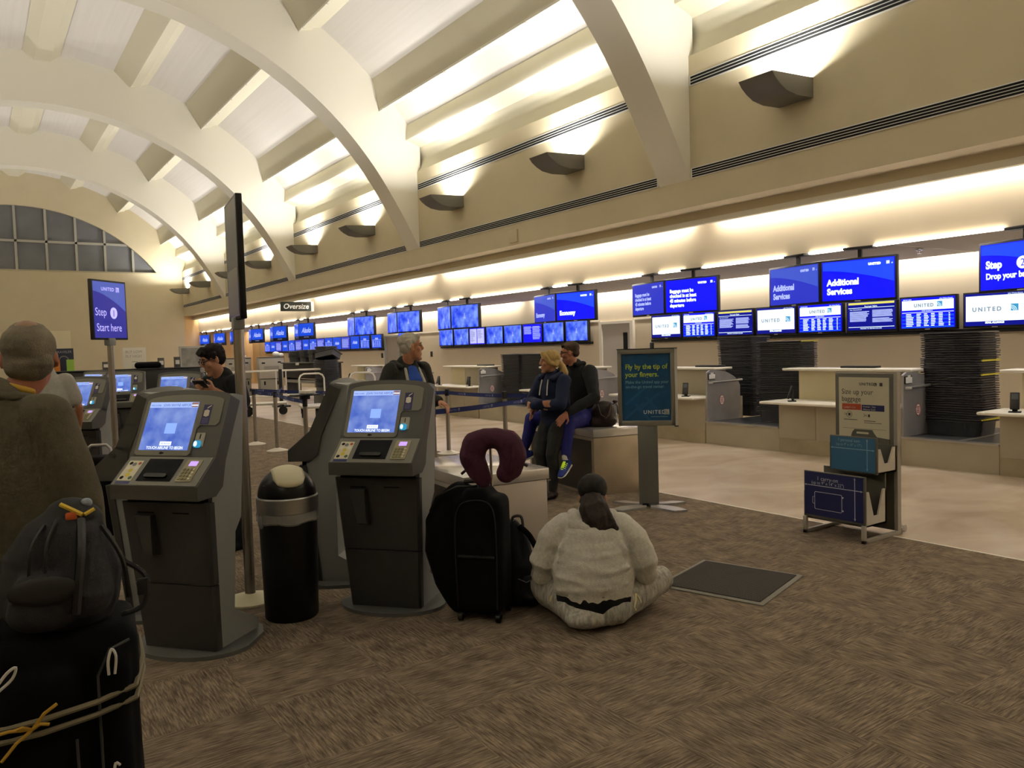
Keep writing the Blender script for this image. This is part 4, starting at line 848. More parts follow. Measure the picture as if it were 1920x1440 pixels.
# local x right in picture, y away, z up
mb=MB(); 
mb.rbox(-.1,-.14,.035,.2,.13,.73,.06,0,3); mb.loft([((-.08,0,.1),.1,.12),((-.14,0,.22),.12,.135),((-.18,0,.4),.13,.14),((-.18,0,.55),.125,.13),((-.13,0,.66),.11,.11),((-.08,0,.7),.1,.1)],(1,0,0)); mb.rbox(-.05,-.13,.6,.13,.12,.775,.06,0,3)
mobj('shell',rblob(mb,[bag_m],.011,4,fab(.006,7)),t)
MB().tube(sp([(-.07,-.138,.08),(-.075,-.142,.5),(-.05,-.138,.67),(.05,-.138,.715),(.15,-.138,.68),(.175,-.142,.5),(.17,-.138,.08)]),.004,6).build('piping',black_m,t)
MB().rbox(-.06,-.15,.375,.16,-.135,.395,.006).build('front_strap',black_m,t)
MB().tube([(-.27,-.02,.62),(-.2,-.1,.72),(-.06,-.12,.79),(.06,-.1,.79)],.008,6).build('zip_line',black_m,t)
MB().tube([(-.06,.0,.775),(-.05,.0,.8),(.05,.0,.805),(.07,.0,.78)],.014,8).build('carry_handle',black_m,t)
for x in (.035,.085):
    MB().cyl((x,.1,.7),(x,.1,1.02),.009,n=10).build('handle_tube',chrome,t)
MB().tube([(.03,.1,1.01),(.035,.1,1.035),(.085,.1,1.035),(.09,.1,1.01)],.013,8).build('grip',black_m,t)
for x,y in ((-.06,-.12),(.17,-.12),(-.06,.1),(.17,.1)):
    MB().cyl((x-.012,y,.027),(x+.012,y,.027),.027,n=14).rbox(x-.018,y-.02,.025,x+.018,y+.02,.05,.006).build('caster',black_m,t)
MB().rbox(.06,-.02,.775,.09,.01,.79,.004).build('name_tag',grill_m,t)
# neck pillow on the handle
t=thing('neck_pillow','plum-coloured horseshoe neck pillow hung on the suitcase handle','pillow',(2.457,3.77,.985),R(-40))
mb=MB(); P=[(-.055,0,-.15),(-.085,0,-.1),(-.12,0,-.02),(-.1,0,.055),(-.045,0,.088),(.03,0,.09),(.095,0,.06),(.12,0,-.01),(.105,0,-.08),(.07,0,-.12)]
rr=[.045,.057,.066,.068,.053,.053,.068,.07,.062,.05]
n=len(P)
for i in range(n-1): mb.loft([(P[i],rr[i],rr[i]*1.15),(P[i+1],rr[i+1],rr[i+1]*1.15)],(0,1,0),12)
mobj('cushion',remesh(mb,[mat('plum_jersey','#4a2236',.95,noise=(30,.12),bump=(150,.2))],.008,6,fab(.003,18)),t)
MB().tube([(.14,0,-.05),(.17,0,-.06),(.2,.005,-.075)],.009,6).tube([(-.125,0,-.07),(-.16,0,-.095),(-.185,0,-.115)],.009,6).build('strap_end',mat('plum_strap','#3a1b22',.8),t)
# navy backpack beside it
t=thing('backpack','small black and navy backpack slumped on the carpet between the suitcase and the sitting woman','backpack',(2.72,3.93,.004),R(-48))
mb=MB(); mb.loft([((0,0,.09),.13,.1),((.0,.0,.25),.12,.1),((-.02,.02,.4),.09,.075),((-.03,.03,.48),.05,.05)],(1,0,0)); mb.loft([((.09,-.03,.07),.08,.07),((.1,-.03,.16),.07,.06)],(1,0,0)); mb.rbox(-.12,-.08,.01,.14,.1,.16,.04,0,3)
mobj('bag_body',rblob(mb,[mat('backpack_navy','#0e1016',.85,noise=(18,.3),bump=(200,.2))],.009,3,fab(.007,11)),t)
MB().tube(sp([(-.03,.02,.49),(-.02,.0,.545),(.03,.0,.55),(.04,.01,.49)]),.009,8).build('carry_loop',mat('loop_grey','#4a4843',.8),t)
MB().tube(sp([(.02,.0,.49),(.09,-.02,.43),(.15,-.02,.3),(.175,-.02,.16),(.17,-.02,.1)]),.018,8).build('shoulder_strap',bag_m,t)
mb=MB(); mb.loft([((.1,-.09,.09),.07,.03),((.11,-.085,.19),.06,.02)],(1,0,0)); pk=mobj('side_pocket',remesh(mb,[mat('pocket_mesh','#1c1d21',.7,bump=(260,.5))],.008,2),t); MB().tube([(.02,-.09,.19),(.08,-.115,.175),(.15,-.1,.215)],.004,6).build('pocket_trim',mat('trim_grey','#6a6a6c',.6),pk)
# ---------------- big roller and backpack at lower left ----------------
t=thing('trolley_suitcase','large black suitcase at the lower left wrapped with a tan strap and yellow ties','suitcase',(.19,2.62,.004),R(-8))
mb=MB(); mb.rbox(-.21,-.16,.08,.19,.2,.83,.05,0,3); mb.rbox(-.17,-.2,.12,.05,-.1,.76,.05,0,3); mb.rbox(.09,-.19,.1,.17,-.1,.78,.035,0,3)
mobj('shell',rblob(mb,[bag_m],.011,3,fab(.006,6)),t)
for x,y in ((-.17,-.1),(.15,-.1),(-.17,.15),(.15,.15)): MB().cyl((x-.015,y,.04),(x+.015,y,.04),.04,n=14).rbox(x-.02,y-.025,.04,x+.02,y+.025,.11,.006).build('wheel',black_m,t)
mb=MB(); st=[(-.222,-.02,.585),(-.2,-.19,.585),(-.05,-.21,.6),(.08,-.2,.615),(.18,-.17,.63),(.203,.0,.65),(.2,.2,.65),(-.21,.21,.6)]
for dz in (0,.035): mb.tube([(x,y,z+dz) for x,y,z in st],.008,6,0,True)
mb.build('tan_strap',mat('strap_tan','#7d745c',.7),t)
mb=MB(); c=(-.07,-.222,.62)
for e in ((-.1,-.02,.01),(.06,-.01,.06),(-.07,-.02,-.06),(.04,-.012,.01),(-.04,-.015,.012)): mb.tube([c,(c[0]+e[0]*.5,c[1]+e[1]-.004,c[2]+e[2]*.5+.012),(c[0]+e[0],c[1]+e[1],c[2]+e[2])],.0045,6)
mb.build('yellow_tie',mat('tie_yellow','#b8912a',.7),t)
for pts in ([(-.15,-.206,.74),(-.12,-.215,.78),(-.1,-.212,.79),(-.11,-.206,.76),(-.14,-.21,.735)],[(.115,-.2,.72),(.115,-.206,.76),(.125,-.2,.79),(.135,-.206,.77),(.13,-.2,.72)],[(.115,-.2,.44),(.12,-.206,.47),(.13,-.2,.46)]): MB().tube(sp(pts,4),.004,6).build('zip_puller',grill_m,t)
MB().tube([(.09,-.196,.14),(.088,-.196,.72),(.12,-.196,.79),(.17,-.17,.8)],.004,6).tube([(.035,-.202,.14),(.03,-.205,.56)],.004,6).build('zip_line',mat('zip_dark','#3a3a38',.6),t)
t=thing('backpack','charcoal backpack sitting on top of the large suitcase at the lower left','backpack',(.2,2.6,.838),R(-8))
mb=MB(); mb.loft([((-.02,0,.08),.165,.11),((.0,0,.18),.155,.11),((.02,.0,.27),.11,.085),((.03,.0,.3),.08,.06)],(1,0,0)); mb.loft([((-.05,-.1,.06),.09,.05),((-.045,-.1,.14),.08,.045)],(1,0,0)); mb.loft([((.03,-.06,.1),.1,.09),((.05,-.04,.24),.06,.06)],(1,0,0))
mobj('bag_body',rblob(mb,[bagg],.008,3,fab(.005,9)),t)
MB().ell((-.045,-.145,.135),(.085,.014,.04)).build('pocket_flap',mat('flap_grey','#2f2d2c',.85),t)
MB().tube(sp([(-.08,-.112,.17),(-.07,-.1,.25),(-.04,-.06,.3)]),.005,6).tube(sp([(-.04,-.118,.17),(-.035,-.105,.25),(-.01,-.06,.31)]),.005,6).tube(sp([(.03,-.15,.06),(.04,-.14,.15),(.05,-.115,.24),(.05,-.06,.305)]),.012,6).tube(sp([(.16,-.05,.06),(.15,-.07,.18),(.1,-.05,.28)]),.007,6).build('webbing_strap',black_m,t)
MB().tube(sp([(.155,-.02,.16),(.21,-.04,.11),(.2,-.05,.03),(.14,-.05,.01)]),.008,6).rbox(.185,-.06,.06,.215,-.045,.11,.004).build('side_strap',bagg,t)
mb=MB().tube([(.02,0,.31),(.03,-.01,.345),(.07,0,.345),(.08,.0,.31)],.011,8); mb.build('grab_handle',bagg,t)
MB().tube([(.0,-.035,.35),(.035,-.05,.33),(.055,-.06,.318)],.007,6).tube([(.06,-.06,.318),(.085,-.05,.33)],.006,6).build('yellow_tag',mat('tag_yellow','#d8b83a',.6),t); MB().rbox(.012,-.06,.305,.042,-.045,.327,.005).build('orange_tag',mat('tag_orange','#c05a2a',.6),t); MB().ell((.065,-.02,.345),(.016,.014,.014)).build('grey_tag',mat('tag_grey','#8a94a4',.5),t)
MB().rbox(-.2,-.07,.0,-.165,-.04,.045,.008).build('lime_tag',mat('tag_lime','#a8b82a',.6),t)
# handbag on the couple's block
t=thing('handbag','dark brown leather handbag standing on the steel block right of the couple','handbag',(5.6,6.38,.708),R(-40))
mb=MB(); mb.loft([((0,0,.05),.15,.075),((0,0,.14),.14,.07),((0,0,.22),.11,.05),((0,0,.25),.1,.03)],(1,0,0)); mb.rbox(-.14,-.07,.01,.14,.07,.1,.03,0,3)
mobj('bag_body',rblob(mb,[mat('brown_leather','#2e211b',.4,noise=(60,.25))],.009,3,fab(.008,13)),t)
for s in (-1,1): MB().tube([(-.06,s*.05,.24),(-.05,s*.075,.2),(-.03,s*.085,.13),(.02,s*.09,.1),(.06,s*.085,.14),(.07,s*.075,.2),(.08,s*.05,.245)],.011,8).build('handle',mat('leather_dark','#38251d',.35),t)
MB().tube([(.1,-.02,.24),(.13,-.03,.25),(.15,-.03,.22),(.155,-.03,.13)],.006,6).ell((.13,-.03,.27),(.03,.02,.02)).build('shoulder_strap',MT['leather_dark'],t); MB().rbox(.09,-.075,.19,.1,-.065,.23,.003).build('buckle',mat('brass','#b08a3a',.3,.9),t)
# suitcase by the far left kiosk
t=thing('suitcase','black suitcase with a silver top handle standing by the kiosk right of the olive-jacketed man','suitcase',(.9,7.75,.004),R(-20))
MB().rbox(-.17,-.12,.04,.17,.12,.74,.03,0,3).build('shell',bag_m,t); MB().tube([(-.1,0,.735),(-.09,0,.8),(-.05,0,.835),(.07,0,.835),(.1,0,.8),(.11,0,.735)],.014,8).build('top_handle',mat('handle_silver','#b8b6b4',.35,.5),t)
for x,y in ((-.13,-.08),(.13,-.08),(-.13,.08),(.13,.08)): MB().cyl((x-.012,y,.024),(x+.012,y,.024),.024,n=12).box(x-.015,y-.015,.02,x+.015,y+.015,.05).build('wheel',black_m,t)
# ---------------- far end of the hall ----------------
t=thing('black_counter','long black counter across the far left of the hall behind the kiosks','counter',(4.1,30.5,.004),R(-8))
MB().rbox(-2.4,0,0,2.9,.8,1.16,.01).build('body',black_m,t); MB().rbox(-2.45,-.05,1.16,2.95,.85,1.2,.01).build('counter_top',black_m,t)
tag(MB().loft([((-.35,0,.1),.12,.2),((.3,0,.1),.12,.2)],(0,0,1)).build('duffel_bag',bag_m,None,(5.35,30.7,1.215),R(-10)),'black duffel bag lying on the far black counter','bag')
for x,h,lab in ((3.95,.28,'small dark box on the far black counter beside the white poster'),(5.75,.36,'thin grey upright holder on the far black counter right of the duffel'),(6.3,.38,'dark upright box on the far black counter nearest the young man')):
    tag(MB().rbox(-.1,-.08,0,.1,.08,h,.01).rect(-.07,h*.3,.07,h*.7,1,-.081).build('counter_box',[kd,grill_m],None,(x,30.65,1.205)),lab,'box')
t=thing('poster_board','white poster board standing behind the far black counter','poster',(5.45,34.2,.004),R(-6))
MB().rbox(-.42,-.02,.95,.42,.02,2.0,.006).build('board',paper,t); MB().box(-.2,.0,0,-.16,.03,1.0).box(.16,.0,0,.2,.03,1.0).build('legs',kd,t)
g=MB().text('BUY LOW',.15,-.32,1.78,0,-.022,sx=.9).text('FLY HIGH',.15,-.32,1.6,0,-.022,sx=.9); g.rect(-.1,1.42,.1,1.45,0,-.022)
for k in range(5): g.rect(-.12,1.05+.06*k,.02,1.065+.06*k,0,-.022)
flat(g,'lettering',[mat('print_grey','#a8a49a',.6)],t)
t=thing('banner_stand','tall banner with navy, orange and lime panels at the far left','banner',(2.98,34.0,.004),R(-4))
MB().rbox(-.33,-.015,.3,.33,.015,2.02,.005).box(-.3,-.1,0,.3,.1,.04).box(-.02,0,.04,.02,.02,.35).build('board',mat('banner_navy','#1c2236',.6),t)
g=MB(); g.rect(-.33,.5,-.13,1.62,0,-.017); g.rect(.08,.3,.33,1.6,1,-.018); g.text('TRAVELER',.12,0,1.85,3,-.018,'CENTER'); 
for k in range(14):
    a0,a1=R(180*k/14),R(180*(k+1)/14); g.add([(r*math.cos(a),-.017,1.58+r*math.sin(a)) for r,a in ((.13,a0),(.13,a1),(.17,a1),(.17,a0))],[(0,1,2,3)],2)
flat(g,'panels',[mat('banner_orange','#c87a2a',.6),mat('banner_lime','#9cc850',.6),mat('banner_grey','#77736a',.6),mat('banner_print','#9a9aa4',.6)],t)
# grey x-ray style cabinets
cab=mat('cabinet_grey','#aaa59c',.5)
def cabinet(x,y,rz,lab,cl=False):
    t=thing('equipment_cabinet',lab,'cabinet',(x,y,.008),rz,'grey cabinets far down the hall')
    MB().rbox(-.45,0,.66,.45,1.2,1.44,.02).build('upper_housing',cab,t); MB().rbox(-.42,.05,.0,.42,1.2,.64,.01).build('lower_housing',mat('cabinet_lower','#979389',.5),t)
    MB().box(-.36,-.004,1.22,-.24,0,1.27).box(.22,-.004,1.24,.34,0,1.29).box(-.3,.046,.42,-.24,.05,.56).box(.18,.046,.42,.24,.05,.56).box(.3,.046,.42,.34,.05,.56).build('slots',dark_m,t); MB().box(-.28,-.004,1.0,.26,0,1.13).build('label_plate',mat('cabinet_plate','#938e88',.5),t)
    MB().rbox(-.45,-.02,1.44,.45,1.0,1.465,.006).build('top_tray',kd,t)
    return t
cabinet(9.35,29.3,R(-12),'grey equipment cabinet with dark slots, right-hand one behind the near pole'); cabinet(8.45,30.4,R(-12),'grey equipment cabinet partly hidden by the near steel pole')
tag(MB().ell((0,0,.1),(.14,.12,.1)).ell((.2,.05,.07),(.12,.1,.07)).build('plastic_bag',white_m,None,(9.65,29.7,1.473)),'crumpled white and lilac plastic bag on the right-hand grey cabinet','bag')
tag(MB().ell((0,0,.07),(.11,.1,.07)).ell((.16,.0,.04),(.12,.09,.04)).build('paper_heap',paper,None,(8.6,30.8,1.473)),'white crumpled paper on the left grey cabinet','paper')
t=thing('display_case','glass-fronted grey case behind the young man with the phone','case',(7.6,34.0,.008),R(-10)); MB().rbox(-.5,0,0,.5,.4,2.0,.02).build('frame',cab,t); flat(MB().rect(-.42,.9,.42,1.92,0,-.003),'glass',[mat('case_glass','#8a8a88',.2,noise=(3,.3))],t)
# black counter with stacked tubs
t=thing('black_check_in_counter','black check-in counter piled with tubs far down the hall','counter',(9.3,26.3,.008),R(-90))
MB().rbox(-1.6,.0,.72,2.1,.7,1.22,.01).build('front',black_m,t); MB().rbox(-1.65,-.06,1.22,2.15,.75,1.26,.008).build('counter_top',kd,t); MB().rbox(-1.6,.05,.55,2.1,.5,.66,.01).build('shelf',steelp,t)
MB().box(-1.55,.1,0,-1.45,.6,.72).box(1.95,.1,0,2.05,.6,.72).build('supports',kd,t); MB().rbox(-.05,-.075,1.17,.25,-.06,1.25,.006).build('clip_plate',white_m,t)
for i,(y,n,w,me) in enumerate(((27.3,8,'far-left pile on the black counter',tubG),(26.4,9,'second pile on the black counter',None),(25.5,9,'third pile on the black counter',tubG),(24.7,12,'tallest pile on the black counter',None))): stack(9.7,y,1.265,n,.03,R(random.uniform(-8,8)),w,'tubs in the '+w,me=me)
stack(9.0,22.95,.35,31,.0275,R(4),'tub stack standing right of the black counter','tubs beside the black counter')
o=bpy.data.objects.new('luggage_tub',tubM); COL.objects.link(o); o.location=(9.05,22.95,1.39); o.rotation_euler=(R(-10),R(24),R(30)); tag(o,'black tub lying tilted on top of the stack right of the black counter','tub','tubs beside the black counter')
tag(MB().rbox(-.3,-.38,0,.3,.38,.34,.01).build('tub_dolly',kd,None,(9.0,22.95,.008)),'low dark dolly under the tub stack right of the black counter','dolly')
# white rail barrier
t=thing('barrier_rail','white tubular barrier with black posts far down the hall','barrier',(7.61,23.1,.008),R(-12))
for z in (1.08,.34): MB().tube([(-2.2,0,z),(1.35,0,z)],.028,8).build('rail',white_m,t)
for x in (-2.1,0,1.3): MB().rbox(x-.05,-.05,0,x+.05,.05,1.12,.01).rbox(x-.25,-.2,0,x+.25,.2,.05,.01).build('post',black_m,t)
for x in (-.12,.16): MB().cyl((x,0,.05),(x,0,1.08),.02,n=8).build('upright',white_m,t)
# luggage trolleys
def trolley(x,y,rz,lab):
    t=thing('luggage_trolley',lab,'trolley',(x,y,.008),rz,'luggage trolleys'); c=mat('trolley_steel','#b8b5ae',.35,.6)
    MB().tube([(-.3,.45,.3),(-.3,.5,.95),(-.26,.5,1.03),(-.18,.5,1.07),(.18,.5,1.07),(.26,.5,1.03),(.3,.5,.95),(.3,.45,.3)],.022,8).build('push_handle',white_m,t)
    MB().rbox(-.34,-.6,.28,.34,.5,.33,.01).build('deck',c,t)
    for px,py in ((-.26,.35),(.26,.35),(0,-.5)): MB().cyl((px-.02,py,.11),(px+.02,py,.11),.11,n=16).box(px-.035,py-.03,.11,px+.035,py+.03,.29).build('wheel',black_m,t)
    return t
trolley(6.2,20.3,R(70),'luggage trolley with a dark wheel just right of the near steel pole'); trolley(6.8,18.2,R(-15),'luggage trolley with a white hoop handle above the side-on kiosk, left one'); trolley(7.7,17.2,R(-15),'luggage trolley with a white hoop handle above the side-on kiosk, right one')
# ---------------- people ----------------
def fold(k,s,st=(1,1,1)): return lambda c: k*NZ.noise(V((c.x*s*st[0],c.y*s*st[1],c.z*s*st[2])))
def limb(mb,pts,rs,n=12,mi=0,flat_=1.0,xd=(0,0,1)):
    """rounded tapering limb through the joints, with an extra point mid-segment for muscle"""
    mb.loft([(p,r,r*flat_) for p,r in zip(pts,rs)],xd if abs((V(pts[-1])-V(pts[0])).normalized().dot(V(xd)))<.95 else (1,0,0),n,mi)
def head(mb,c,f,u,k=1.0,mi=0,face=True):
    """head solid around centre c (ear height); f forward, u up"""
    f=V(f).normalized(); u=V(u); u=(u-f*u.dot(f)).normalized(); r=f.cross(u); Rm=M((r,f,u)).transposed(); c=V(c)
    P=lambda x,y,z:c+(r*x+f*y+u*z)*k
    mb.ell(P(0,-.012,.045),(.075*k,.097*k,.085*k),mi,16,Rm); mb.ell(P(0,.02,-.03),(.062*k,.07*k,.075*k),mi,14,Rm)
    mb.loft([(P(0,.03,-.04),.055*k,.05*k),(P(0,.06,-.09),.034*k,.026*k)],r,12,mi)
    if face:
        mb.loft([(P(0,.083,.032),.010*k,.012*k),(P(0,.102,-.004),.013*k,.014*k)],r,8,mi); mb.ell(P(0,.098,-.012),(.017*k,.012*k,.01*k),mi,8,Rm)
        mb.loft([(P(-.042,.074,.038),.010*k,.008*k),(P(.042,.074,.038),.010*k,.008*k)],u,8,mi)
        mb.loft([(P(-.018,.087,-.05),.007*k,.006*k),(P(.018,.087,-.05),.007*k,.006*k)],u,8,mi); mb.loft([(P(-.016,.084,-.063),.007*k,.007*k),(P(.016,.084,-.063),.007*k,.007*k)],u,8,mi)
        mb.ell(P(0,.08,-.095),(.02*k,.015*k,.015*k),mi,8,Rm)
        for s in (1,-1): mb.ell(P(s*.045,.06,-.012),(.022*k,.02*k,.022*k),mi,8,Rm)
    for s in (1,-1): mb.ell(P(s*.077,-.005,.0),(.008*k,.02*k,.032*k),mi,8,Rm)
    return P,Rm
def eyes(P,Rm,par,k=1):
    for s in (1,-1):
        mb=MB(); mb.ell(P(s*.032,.076,.018),(.011*k,.008*k,.006*k),0,10,Rm); mb.ell(P(s*.032,.081,.018),(.006*k,.005*k,.006*k),1,8,Rm); mb.build('eye',[mat('eye_white','#a89c92',.3),mat('iris_dark','#2a1c14',.2)],par)
        b=MB(); b.tube([P(s*.014,.086,.036),P(s*.034,.086,.044),P(s*.052,.074,.038)],.0045*k,6); b.build('eyebrow',MT.get('brow') or mat('brow','#4a3a2c',.9),par)
def hand(mb,w,d,n,side,curl=.4,spread=1.0,mi=0,k=1.0,thumb=.6):
    """w wrist, d direction of the hand, n back-of-hand normal, side=+1 puts the thumb on d x n"""
    w=V(w); d=V(d).normalized(); n=V(n); n=(n-d*n.dot(d)).normalized(); t=d.cross(n)*side
    mb.loft([(w,.027*k,.02*k),(w+d*.045*k,.036*k,.017*k),(w+d*.085*k,.038*k,.015*k)],t,12,mi)
    for i,(off,L) in enumerate(((.03,.072),(.010,.082),(-.011,.076),(-.031,.058))):
        p=w+d*.088*k+t*off*k; a=curl*(.75+.12*i); dd=(d+t*off*1.6*spread).normalized()
        pts=[p-d*.02*k]
        for j,l in enumerate((.42,.33,.25)):
            pts.append(pts[-1]+(dd*math.cos(a*(j+.6))-n*math.sin(a*(j+.6)))*(L*l+(.02 if j==0 else 0))*k)
        mb.loft([(q,(.0095-.0006*j)*k,(.009-.0006*j)*k) for j,q in enumerate(pts)],t,8,mi)
    p=w+d*.03*k+t*.028*k; q=p+(d*.5+t*.7-n*.25*thumb).normalized()*.045*k; z=q+(d*.9+t*.15-n*.4*thumb).normalized()*.035*k
    mb.loft([(p,.013*k,.013*k),(q,.011*k,.011*k),(z,.009*k,.009*k)],n,8,mi)
def person(label,loc=(0,0,0)):
    return thing('person',label,'person')
def torso(mb,pel,chest,neck,right,w,mi=0,belly=0,d=1.0,mid=None):
    """trunk loft from crotch to the base of the neck"""
    pel,chest,neck=V(pel),V(chest),V(neck); m=V(mid) if mid else (pel+chest)/2
    mb.loft([(pel+(pel-m)*.25,w*.82,w*.55*d),(pel,w*.92,w*.62*d),(m,w*(.84+belly),w*(.6+belly)*d),(chest,w*.98,w*.62*d),(chest+(neck-chest)*.55,w*.88,w*.5*d),(neck,w*.36,w*.3*d)],right,20,mi)
def nvec(f): f=V(f); return f.normalized()
def shoe(mb,ank,f,k=1,mi=0,sole=None):
    ank=V(ank); f=nvec(f); mb.loft([(ank-f*.035*k+V((0,0,-.045)),.036*k,.04*k),(ank+f*.05*k+V((0,0,-.05)),.042*k,.035*k),(ank+f*.14*k+V((0,0,-.062)),.042*k,.024*k)],f.cross(V((0,0,1))),12,mi)
    mb.loft([(ank,.04*k,.042*k),(ank+V((0,0,-.05)),.04*k,.05*k)],f.cross(V((0,0,1))),10,mi)

# === woman sitting cross-legged on the carpet, seen from behind ===
def sitting_woman():
    t=person('person in a light grey hoodie and black cap sitting cross-legged on the carpet')
    f=nvec((.66,.75,0)); r=nvec((.75,-.66,0)); O=V((2.83,3.345,.004))
    P=lambda x,y,z:O+r*x+f*y+V((0,0,z))
    b=MB(); torso(b,P(0,.05,.2),P(0,.1,.44),P(0,.15,.58),r,.19); P_,Rm=head(b,P(.005,.2,.69),f*.97+V((0,0,-.25)),(0,0,1)); b.loft([(P(0,.15,.54),.05,.05),(P(0,.185,.63),.048,.048)],r,12)
    b2=b
    for s in (1,-1):
        limb(b,[P(s*.17,.1,.5),P(s*.27,.12,.3),P(s*.12,.36,.2)],[.05,.042,.03]); hand(b,P(s*.11,.37,.2),-r*s*.6+f*.6,V((0,0,1)),s*-1,.6)
        limb(b,[P(s*.1,.1,.1),P(s*.36,.36,.15),P(-s*.05,.5,.07)],[.075,.055,.04])
    body=mobj('body',remesh(b,[skin],.008,2),t)
    # trousers
    p=MB(); 
    p.loft([(P(-.115,.05,.105),.14,.105),(P(.115,.05,.105),.14,.105)],f,20); p.loft([(P(-.1,.06,.16),.12,.09),(P(.1,.06,.16),.12,.09)],f,18); p.ell(P(0,.005,.07),(.2,.118,.068))
    for s in (1,-1):
        kx=.39 if s>0 else .34
        limb(p,[P(s*.13,.1,.125),P(s*.26,.24,.15),P(s*kx,.36,.165)],[.125,.118,.085],14); limb(p,[P(s*kx,.36,.16),P(s*.18,.5,.1),P(-s*.06,.54,.08)],[.085,.07,.05],12)
    tr=mobj('trousers',remesh(p,[grey_knit],.011,4,fold(.006,14)),t)
    for s in (1,-1):
        sm=MB(); shoe(sm,P(-s*.1,.55,.1),-r*s*.8+f*.5,.95); mobj('shoe',remesh(sm,[white_m],.009,2),t)
    # undershirt band
    u=MB(); u.loft([(P(0,.055,.14),.222,.158),(P(0,.065,.24),.21,.16)],r,28); mobj('undershirt',remesh(u,[black_cloth],.011,3),t)
    # hoodie
    h=MB(); h.loft([(P(.0,.065,.2),.228,.172),(P(.0,.072,.26),.234,.178),(P(0,.082,.33),.23,.172),(P(0,.1,.42),.212,.155),(P(0,.12,.5),.205,.14),(P(0,.14,.565),.16,.11),(P(0,.15,.61),.085,.085)],r,26)
    for s in (1,-1):
        limb(h,[P(s*.16,.13,.545),P(s*.235,.12,.47),P(s*.295,.11,.34),P(s*.3,.15,.265)],[.082,.088,.08,.07],14); limb(h,[P(s*.3,.15,.27),P(s*.22,.28,.25),P(s*.13,.36,.22)],[.068,.058,.045],12)
    # cloth folds across the lower back and at the armpits
    for z,a,x0,x1,yy in ((.235,.02,-.2,.19,-.1),(.275,-.02,-.2,.17,-.098),(.315,.03,-.14,.2,-.088),(.36,-.015,-.19,.12,-.074),(.41,.02,-.1,.19,-.058)):
        h.loft([(P(x0,.02+yy+.055,z-a),.012,.012),(P(x0*.4,yy+.012,z-a*.3),.019,.019),(P(x1*.4,yy+.012,z+a*.4),.019,.019),(P(x1,yy+.07,z+a),.012,.012)],(0,0,1),10)
    for s in (1,-1): h.loft([(P(s*.175,.02,.36),.015,.015),(P(s*.18,.01,.44),.02,.02),(P(s*.13,.02,.51),.012,.012)],r,8)
    mobj('hoodie',remesh(h,[grey_fleece],.0095,3,fold(.006,10,(1,1,2.2))),t)
    hd=MB(); hd.loft([(P(-.11,.14,.615),.035,.04),(P(-.1,.06,.57),.045,.04),(P(-.03,.03,.545),.045,.035),(P(.06,.06,.56),.04,.035),(P(.11,.14,.61),.035,.04)],(0,0,1),12); hd.loft([(P(-.09,.08,.6),.04,.045),(P(-.04,.04,.535),.03,.03)],r,10)
    mobj('hood',remesh(hd,[grey_fleece],.009,3,fold(.005,14)),t)
    rb=MB(); rb.loft([(P(0,.064,.178),.222,.166),(P(0,.068,.21),.23,.174)],r,28); mobj('hem_rib',remesh(rb,[mat('fleece_rib','#9d998c',1,bump=(200,.4))],.011,2),t)
    # cap, hair
    k=MB(); k.ell(P_(0,-.012,.06),(.088,.11,.088),0,18,Rm); k.loft([(P_(-.05,.09,.07),.03,.006),(P_(.05,.09,.07),.03,.006)],V((0,0,1)),8); k.loft([(P_(0,.08,.075),.07,.008),(P_(0,.16,.06),.055,.006)],r,12)
    mobj('cap',remesh(k,[mat('cap_black','#151412',.85,noise=(35,.6))],.007,2),t)
    hr=MB(); hr.ell(P_(0,-.05,-.015),(.076,.06,.055),0,14,Rm); hr.loft([(P_(.0,-.1,.0),.06,.035),(P_(.005,-.125,-.05),.085,.035),(P_(.025,-.135,-.12),.09,.033),(P_(.045,-.13,-.175),.085,.026)],r,18); hr.loft([(P_(.09,-.12,-.14),.035,.02),(P_(.13,-.115,-.18),.022,.014)],r,10)
    mobj('ponytail',remesh(hr,[mat('dark_brown_hair','#2a1c15',.55,noise=(30,.35,(6,6,1)),bump=(60,.6,(6,6,1)))],.006,1,fold(.006,45,(1,1,.15))),t)
    MB().tube([P(.235,.0,.19),P(.235,-.03,.165),P(.225,-.05,.13),P(.235,-.05,.11)],.006,6).tube([P(.235,.0,.19),P(.255,-.0,.165),P(.265,-.0,.14)],.006,6).tube([P(-.235,-.01,.18),P(-.245,-.02,.15)],.006,6).build('cord',mat('cord_cream','#cfc79a',.8),t)
sitting_woman()
tag(MB().tube([(3.1,3.85,.006),(3.35,3.72,.006),(3.55,3.65,.006),(3.72,3.62,.006)],.004,6).build('cable',black_m),'thin black cable on the carpet right of the sitting woman','cable')

